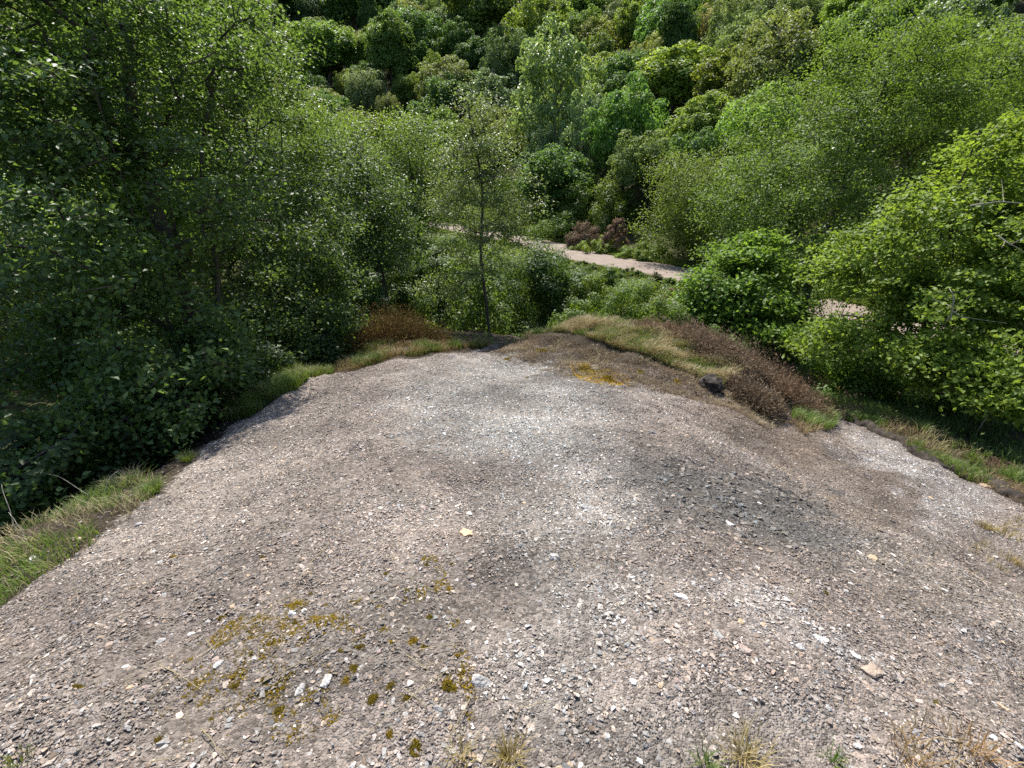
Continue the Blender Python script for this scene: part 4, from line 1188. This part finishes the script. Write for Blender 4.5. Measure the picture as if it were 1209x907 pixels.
while cnt < 266:
    px = r_.uniform(2, 1207); py = 907 - 400 * r_.uniform(0, 1) ** 1.5
    if not inside(np.array(px), np.array(py), GPX): continue
    near = (py - 450) / 450
    w = 6 + 6.5 * near * r_.uniform(.5, 1.0) * (1 + 1.2 * (r_.uniform() < .08))
    stone(px, py, w, zpick(px, py)); cnt += 1
ordinal_labels(SITEMS, None)
bramble_labels()

# the gravel itself: points on the heap, each carrying size, turn and colour; real stones are instanced on them
def gravel():
    r = np.random.default_rng(77)
    pts = []; rad = []
    for dens, lo, hi, dmax in ((1000, .008, .019, 20.), (2600, .006, .012, 9.0), (12500, .003, .0075, 4.6)):
        n = int(dens * 14 * 16)
        x = r.uniform(-6.5, 9.5, n); y = r.uniform(-2.5, 10.5, n)
        d = np.hypot(x, y)
        keep = inside(x, y, GP) & (d < dmax * r.uniform(.75, 1.0, n))
        a = lo + (hi - lo) * r.uniform(0, 1, n) ** 2
        grit = noise2(x * 1.3, y * 1.3, 61) + .5 * noise2(x * 4, y * 4, 62)
        keep &= r.uniform(0, 1, n) < np.clip(.72 + .9 * grit, .25, 1)
        pts.append(np.stack([x[keep], y[keep]], -1)); rad.append(a[keep])
    # stones thinning out over the edges
    n = 26000
    x = r.uniform(-6, 9, n); y = r.uniform(-1, 11, n)
    keep = (~inside(x, y, GP))
    dd = np.min(np.hypot(x[:, None] - GP[None, :, 0], y[:, None] - GP[None, :, 1]), 1)
    keep &= dd < r.exponential(.5, n)
    pts.append(np.stack([x[keep], y[keep]], -1)); rad.append(r.uniform(.008, .018, keep.sum()))
    # coarse dark clods of the dark band
    n = 60000
    x = r.uniform(.5, 6.5, n); y = r.uniform(1.5, 7, n)
    bx, by, _ = project(np.stack([x, y, height(x, y)], -1))
    keep = inside(x, y, GP) & (r.uniform(0, 1, n) < .5 * blob(bx, by, 860, 590, 200, 55, 18) * np.clip(.6 + 1.5 * noise2(x * 2.2, y * 2.2, 64), 0, 1))
    pts.append(np.stack([x[keep], y[keep]], -1)); rad.append(.009 + .022 * r.uniform(0, 1, keep.sum()) ** 2)
    q = np.concatenate(pts); a = np.concatenate(rad)
    z = height(q[:, 0], q[:, 1]); nn = normal_at(q[:, 0], q[:, 1], .04)
    P = np.concatenate([q, z[:, None]], 1) + nn * a[:, None] * .15
    m = len(P)
    col = zone_colour(q[:, 0], q[:, 1], z)
    outm = ~inside(q[:, 0], q[:, 1], GP)
    col[outm] = np.array([.26, .22, .18])
    br = np.exp(r.normal(size=m) * .36) * 1.06
    br = np.where(r.uniform(0, 1, m) < .03, br * 1.35, br)
    col = col * br[:, None]
    warm = r.normal(size=m) * .06
    col = col * np.stack([1 + warm, np.ones(m), 1 - warm], -1)
    col = np.clip(col, .02, .78)
    # turn: z to the surface normal with some tilt, then a spin
    ax = norm(nn + r.normal(size=(m, 3)) * .28)
    ry = np.arctan2(ax[:, 0], ax[:, 2]); rx = -np.arcsin(np.clip(ax[:, 1], -1, 1))
    spin = r.uniform(0, 2 * np.pi, m)
    me = bpy.data.meshes.new('gravel')
    me.vertices.add(m); me.vertices.foreach_set('co', P.astype(np.float32).ravel())
    def vec(nm, v):
        t_ = me.attributes.new(nm, 'FLOAT_VECTOR', 'POINT'); t_.data.foreach_set('vector', v.astype(np.float32).ravel())
    vec('turn', np.stack([rx, ry, spin * 0], -1)); vec('spin', np.stack([spin * 0, spin * 0, spin], -1)); vec('size', np.stack([a, a, a], -1))
    t_ = me.attributes.new('col', 'FLOAT_COLOR', 'POINT'); t_.data.foreach_set('color', np.concatenate([col, np.ones((m, 1))], 1).astype(np.float32).ravel())
    t_ = me.attributes.new('pick', 'INT', 'POINT'); t_.data.foreach_set('value', r.integers(0, len(PEBBLES), m).astype(np.int32))
    o = link('gravel', me); kind(o, 'stuff')
    src = bpy.data.collections.new('gravel_shapes')
    for k, pm in enumerate(PEBBLES):
        src.objects.link(bpy.data.objects.new('pebble', pm))
    ng = bpy.data.node_groups.new('gravel_scatter', 'GeometryNodeTree')
    ng.interface.new_socket('Geometry', in_out='INPUT', socket_type='NodeSocketGeometry')
    ng.interface.new_socket('Geometry', in_out='OUTPUT', socket_type='NodeSocketGeometry')
    N, L = ng.nodes, ng.links
    gi = N.new('NodeGroupInput'); go = N.new('NodeGroupOutput')
    ci = N.new('GeometryNodeCollectionInfo'); ci.inputs['Collection'].default_value = src
    ci.inputs['Separate Children'].default_value = True; ci.inputs['Reset Children'].default_value = True
    ip = N.new('GeometryNodeInstanceOnPoints')
    def na(nm, tp):
        q_ = N.new('GeometryNodeInputNamedAttribute'); q_.data_type = tp; q_.inputs['Name'].default_value = nm
        return q_.outputs['Attribute']
    L.new(gi.outputs[0], ip.inputs['Points']); L.new(ci.outputs[0], ip.inputs['Instance'])
    ip.inputs['Pick Instance'].default_value = True
    L.new(na('pick', 'INT'), ip.inputs['Instance Index'])
    e1 = N.new('FunctionNodeEulerToRotation'); L.new(na('turn', 'FLOAT_VECTOR'), e1.inputs[0])
    e2 = N.new('FunctionNodeEulerToRotation'); L.new(na('spin', 'FLOAT_VECTOR'), e2.inputs[0])
    rr = N.new('FunctionNodeRotateRotation'); rr.rotation_space = 'LOCAL'
    L.new(e1.outputs[0], rr.inputs[0]); L.new(e2.outputs[0], rr.inputs[1])
    L.new(rr.outputs[0], ip.inputs['Rotation'])
    L.new(na('size', 'FLOAT_VECTOR'), ip.inputs['Scale'])
    L.new(ip.outputs[0], go.inputs[0])
    md = o.modifiers.new('gravel', 'NODES'); md.node_group = ng
    print('gravel stones', m)
gravel()

# ------------------------------------------------------------------ rocks, peat, stalks, dead wood
def rock(px, py, w, flat, label, color, seed):
    P, t = ground_hit(px, py)
    a = w / 2 / F * t
    o = link('rock', rock_mesh('rock', seed, 1, .8, flat, 26))
    o.location = P + np.array([0, 0, a * flat * .35]); o.scale = (a, a, a)
    o.rotation_euler = (random.uniform(-.15, .15), random.uniform(-.15, .15), random.uniform(0, 6))
    o.color = (*color, 1)
    tag(o, label, 'rock')
rock(404, 408, 40, .5, 'mossy layered rock under the left birch at the gravel end', (.14, .115, .06), 1001)
rock(425, 402, 36, .45, 'yellow-green mossy rock beside the rusty heather', (.13, .12, .03), 1002)
rock(385, 418, 24, .4, 'dark rock in the shade below the left birch', (.07, .06, .045), 1003)

def lump(px, py, w, h, label, seed):
    P, t = ground_hit(px, py)
    a = w / 2 / F * t; b = h / 2 / F * t
    bm = bmesh.new(); bmesh.ops.create_icosphere(bm, subdivisions=3, radius=1)
    r = np.random.default_rng(seed)
    for v in bm.verts:
        k = 1 + .22 * (math.sin(v.co.x * 5 + seed) * math.sin(v.co.y * 4.3) * math.sin(v.co.z * 4.7 + 1)) + .1 * r.normal()
        v.co = Vector((v.co.x * a * k, v.co.y * a * k, v.co.z * b * k))
    me = bpy.data.meshes.new('peat_lump'); bm.to_mesh(me); bm.free(); me.materials.append(M['peat'])
    o = link('peat_lump', me); o.location = P + np.array([0, 0, b * .6])
    tag(o, label, 'peat lump')
def peat_lip():
    r = np.random.default_rng(1020)
    pxs = [(1000, 494), (1040, 512), (1075, 530), (1110, 548), (1150, 568), (1195, 590), (1240, 612)]
    P = catmull(np.array([px_near(p) for p in pxs]), 14)
    k = np.arange(len(P))
    d = np.gradient(P, axis=0); nn = norm(np.stack([d[:, 1], -d[:, 0]], -1))
    rows = []
    for off, up in ((-.22, -.02), (-.12, .05), (0, .10), (.05, .03), (.07, -.05)):
        q = P + nn * (off + .10 * noise2(k * .5, k * 0, 91) + .05 * noise2(k * 1.3, k * 0 + off * 9, 92))[:, None]
        z = height(q[:, 0], q[:, 1]) + up * (.6 + 1.3 * noise2(k * .6, k * 0 + 3, 93))
        rows.append(np.concatenate([q, z[:, None]], 1))
    V = np.stack(rows, 1)
    o = link('peat_bank', mesh_from('peat_bank', V, grid_faces(5, len(P)), None, [M['peat']], True))
    tag(o, 'low eroded dark peat edge between pale scree and right grass bank', 'peat bank')
peat_lip()
lump(838, 458, 26, 19, 'dark lump of peat at the left corner of the heather bank', 1010)

def stalk(name, P0, P1, sag, rad, mat, label, cat, group, seed, n=6):
    P0 = np.asarray(P0, float); P1 = np.asarray(P1, float)
    r = np.random.default_rng(seed)
    pts = []
    for k in range(n + 1):
        s = k / n
        pts.append(P0 * (1 - s) + P1 * s + np.array([0, 0, sag * 4 * s * (1 - s)]) + r.normal(size=3) * np.linalg.norm(P1 - P0) * .008 * (0 < k < n))
    ed = [(pts[k] - P0, pts[k + 1] - P0, rad * (1 - .5 * k / n), rad * (1 - .5 * (k + 1) / n)) for k in range(n)]
    V, Fc = tubes(ed, 5)
    o = link(name, mesh_from(name, V, Fc, {'tint': np.full(len(V), r.uniform(.4, 1))}, [mat], True))
    o.location = P0
    tag(o, label, cat, group)
    return o
STALKS = [((390, 645), (345, 700), 'pale bent stalk above the tall moss clump'), ((350, 705), (220, 795), 'long straw stalk running down left from the moss'), ((215, 800), (180, 830), 'short straw stalk at lower left'), ((390, 770), (280, 830), 'thin straw crossing the mossy patch'),
          ((530, 795), (420, 885), 'long straw stalk at the bottom, left of centre'), ((480, 778), (505, 795), 'short pale stalk by the yellow moss'), ((495, 772), (545, 765), 'thin reddish straw below the yellow moss'), ((240, 865), (270, 900), 'bent straw at the bottom left'), ((478, 818), (503, 838), 'curved pale straw amid the moss clumps'),
          ((555, 830), (530, 880), 'upright straw near the bottom centre left'), ((190, 790), (240, 820), 'faint thin straw at lower left'), ((180, 905), (215, 900), 'thick white straw at the bottom edge'), ((620, 840), (650, 832), 'short straw at the bottom centre'), ((245, 760), (255, 772), 'small woody chip at lower left')]
for k, (a, b, lab) in enumerate(STALKS):
    A = ground_hit(*a)[0] + np.array([0, 0, .022]); B = ground_hit(*b)[0] + np.array([0, 0, .022])
    stalk('dry_grass_stalk', A, B, .03 * np.linalg.norm(A - B), .0018, M['straw'], lab, 'straw', 'dry stalks lying on the gravel', 1100 + k)
for k, (b, tp, t, lab) in enumerate([((22, 630), (2, 572), 2.9, 'tall curved dry stem at the left edge'), ((30, 635), (10, 605), 2.8, 'short dry stem beside the tall curved stem'), ((112, 590), (52, 558), 3.5, 'thin dry stem leaning left over the dark hollow'), ((122, 590), (140, 556), 3.5, 'hooked dry stem rising from the left grass'),
                                   ((128, 572), (95, 548), 3.8, 'thin grey stem leaning over the shaded leaves'), ((28, 620), (22, 598), 3, 'faint upright stem in the left grass')]):
    P0 = ground_hit(*b)[0]; P1 = at(*tp, project(P0)[2][0] * 1.02)
    stalk('tall_dry_grass', P0, P1, .05, .0024, M['deadwood'], lab, 'stem', 'dry stems over the left hollow', 1130 + k)
def dead_branch(pxs, ts, rad, label, seed, side=3, mat='deadwood'):
    pts = [at(px, py, t) for (px, py), t in zip(pxs, ts)]
    r = np.random.default_rng(seed)
    o0 = pts[0]
    ed = []
    for k in range(len(pts) - 1):
        ed.append((pts[k] - o0, pts[k + 1] - o0, rad * (1 - .6 * k / len(pts)), rad * (1 - .6 * (k + 1) / len(pts))))
    for _ in range(side):
        k = r.integers(0, len(pts) - 1); s = r.uniform(.2, .9)
        p = pts[k] * (1 - s) + pts[k + 1] * s - o0
        ed.append((p, p + r.normal(size=3) * .18 + np.array([0, 0, .05]), rad * .4, rad * .15))
    V, Fc = tubes(ed, 6)
    o = link('dead_branch', mesh_from('dead_branch', V, Fc, None, [M[mat]], True))
    o.location = o0
    tag(o, label, 'branch', 'bare dead branches on the right')
for k, (pxs, ts, rd, lab) in enumerate([
    ([(1158, 540), (1150, 515), (1165, 492), (1185, 470), (1160, 452)], [8, 7.9, 7.6, 7.2, 7.2], .012, 'bare grey dead branch bent under the sycamore leaves'),
    ([(1122, 378), (1126, 355), (1124, 344)], [7.3, 7.2, 7.2], .012, 'upright bare grey twig amid bright leaves'),
    ([(1145, 243), (1180, 238), (1205, 240)], [7.5, 7.4, 7.4], .012, 'level pale dead twig near the right edge'),
    ([(1178, 278), (1190, 287), (1200, 292)], [7.1, 7.0, 7], .01, 'short pale dead twig below the level one'),
    ([(1122, 365), (1140, 378)], [7.3, 7.3], .01, 'small forked grey twig under the upright twig'),
    ([(925, 478), (945, 474), (960, 466)], [6.6, 6.7, 6.8], .004, 'thin bare twig sticking out of the heather bank'),
    ([(938, 500), (920, 482), (925, 495)], [6.3, 6.4, 6.4], .005, 'tangled bare root under the heather bank')]):
    dead_branch(pxs, ts, rd, lab, 1160 + k, 1 if k > 4 else 3, 'bark' if k > 4 else 'deadwood')

# low plants covering the valley floor where no shrub stands
def undergrowth():
    r = np.random.default_rng(88)
    n = 150000
    x = r.uniform(-22, 26, n); y = r.uniform(2, 75, n)
    s = track_signed(x, y)
    keep = (np.abs(s) > 2.3) & (s < 9) & ~inside(x, y, GP)
    keep &= (np.hypot(x, y) > 9.3) | (x < -4.2) | (x > 6.6) & (y > 6)
    keep &= r.uniform(0, 1, n) < np.clip(.5 + 1.2 * noise2(x * .7, y * .7, 71), .05, 1)
    x, y = x[keep], y[keep]
    hh = r.uniform(0, 1, len(x)) ** 1.5 * .45 * np.clip(.6 + noise2(x * .8, y * .8, 72), .15, 1)
    P = np.stack([x, y, height(x, y) + hh], -1)
    sz = .09
    V, Fc, tn = leaves(P, np.array([0, 0, 1.]) + r.normal(size=P.shape) * .5, sz, .55, .4, 89, .45 + .5 * noise2(x * .5, y * .5, 73) + .2 * r.normal(size=len(x)))
    o = link('undergrowth', mesh_from('undergrowth', V, Fc, {'tint': tn}, [M['oak']]))
    o.color = (1.15, 1.15, .9, 1)
    kind(o, 'stuff')
    # grassy verges of the track
    n = 90000
    k = r.integers(20, 90, n); tt = r.uniform(0, 1, n)[:, None]
    P = TC[k] * (1 - tt) + TC[k + 1] * tt
    d = norm(TC[k + 1] - TC[k]); nn = np.stack([-d[:, 1], d[:, 0]], -1)
    off = (1.95 + np.abs(r.normal(size=n)) * .7) * np.where(r.uniform(0, 1, n) < .65, -1, 1)
    P = P + nn * off[:, None]
    P = np.concatenate([P, height(P[:, 0], P[:, 1])[:, None]], 1)
    V, Fc, tn = blades(P, .22, .012, .5, 90, .5 + .6 * noise2(P[:, 0] * .6, P[:, 1] * .6, 75))
    o = link('verge_grass', mesh_from('verge_grass', V, Fc, {'tint': tn}, [M['grass']]))
    o.color = (.95, .9, .8, 1)
    kind(o, 'stuff')
undergrowth()
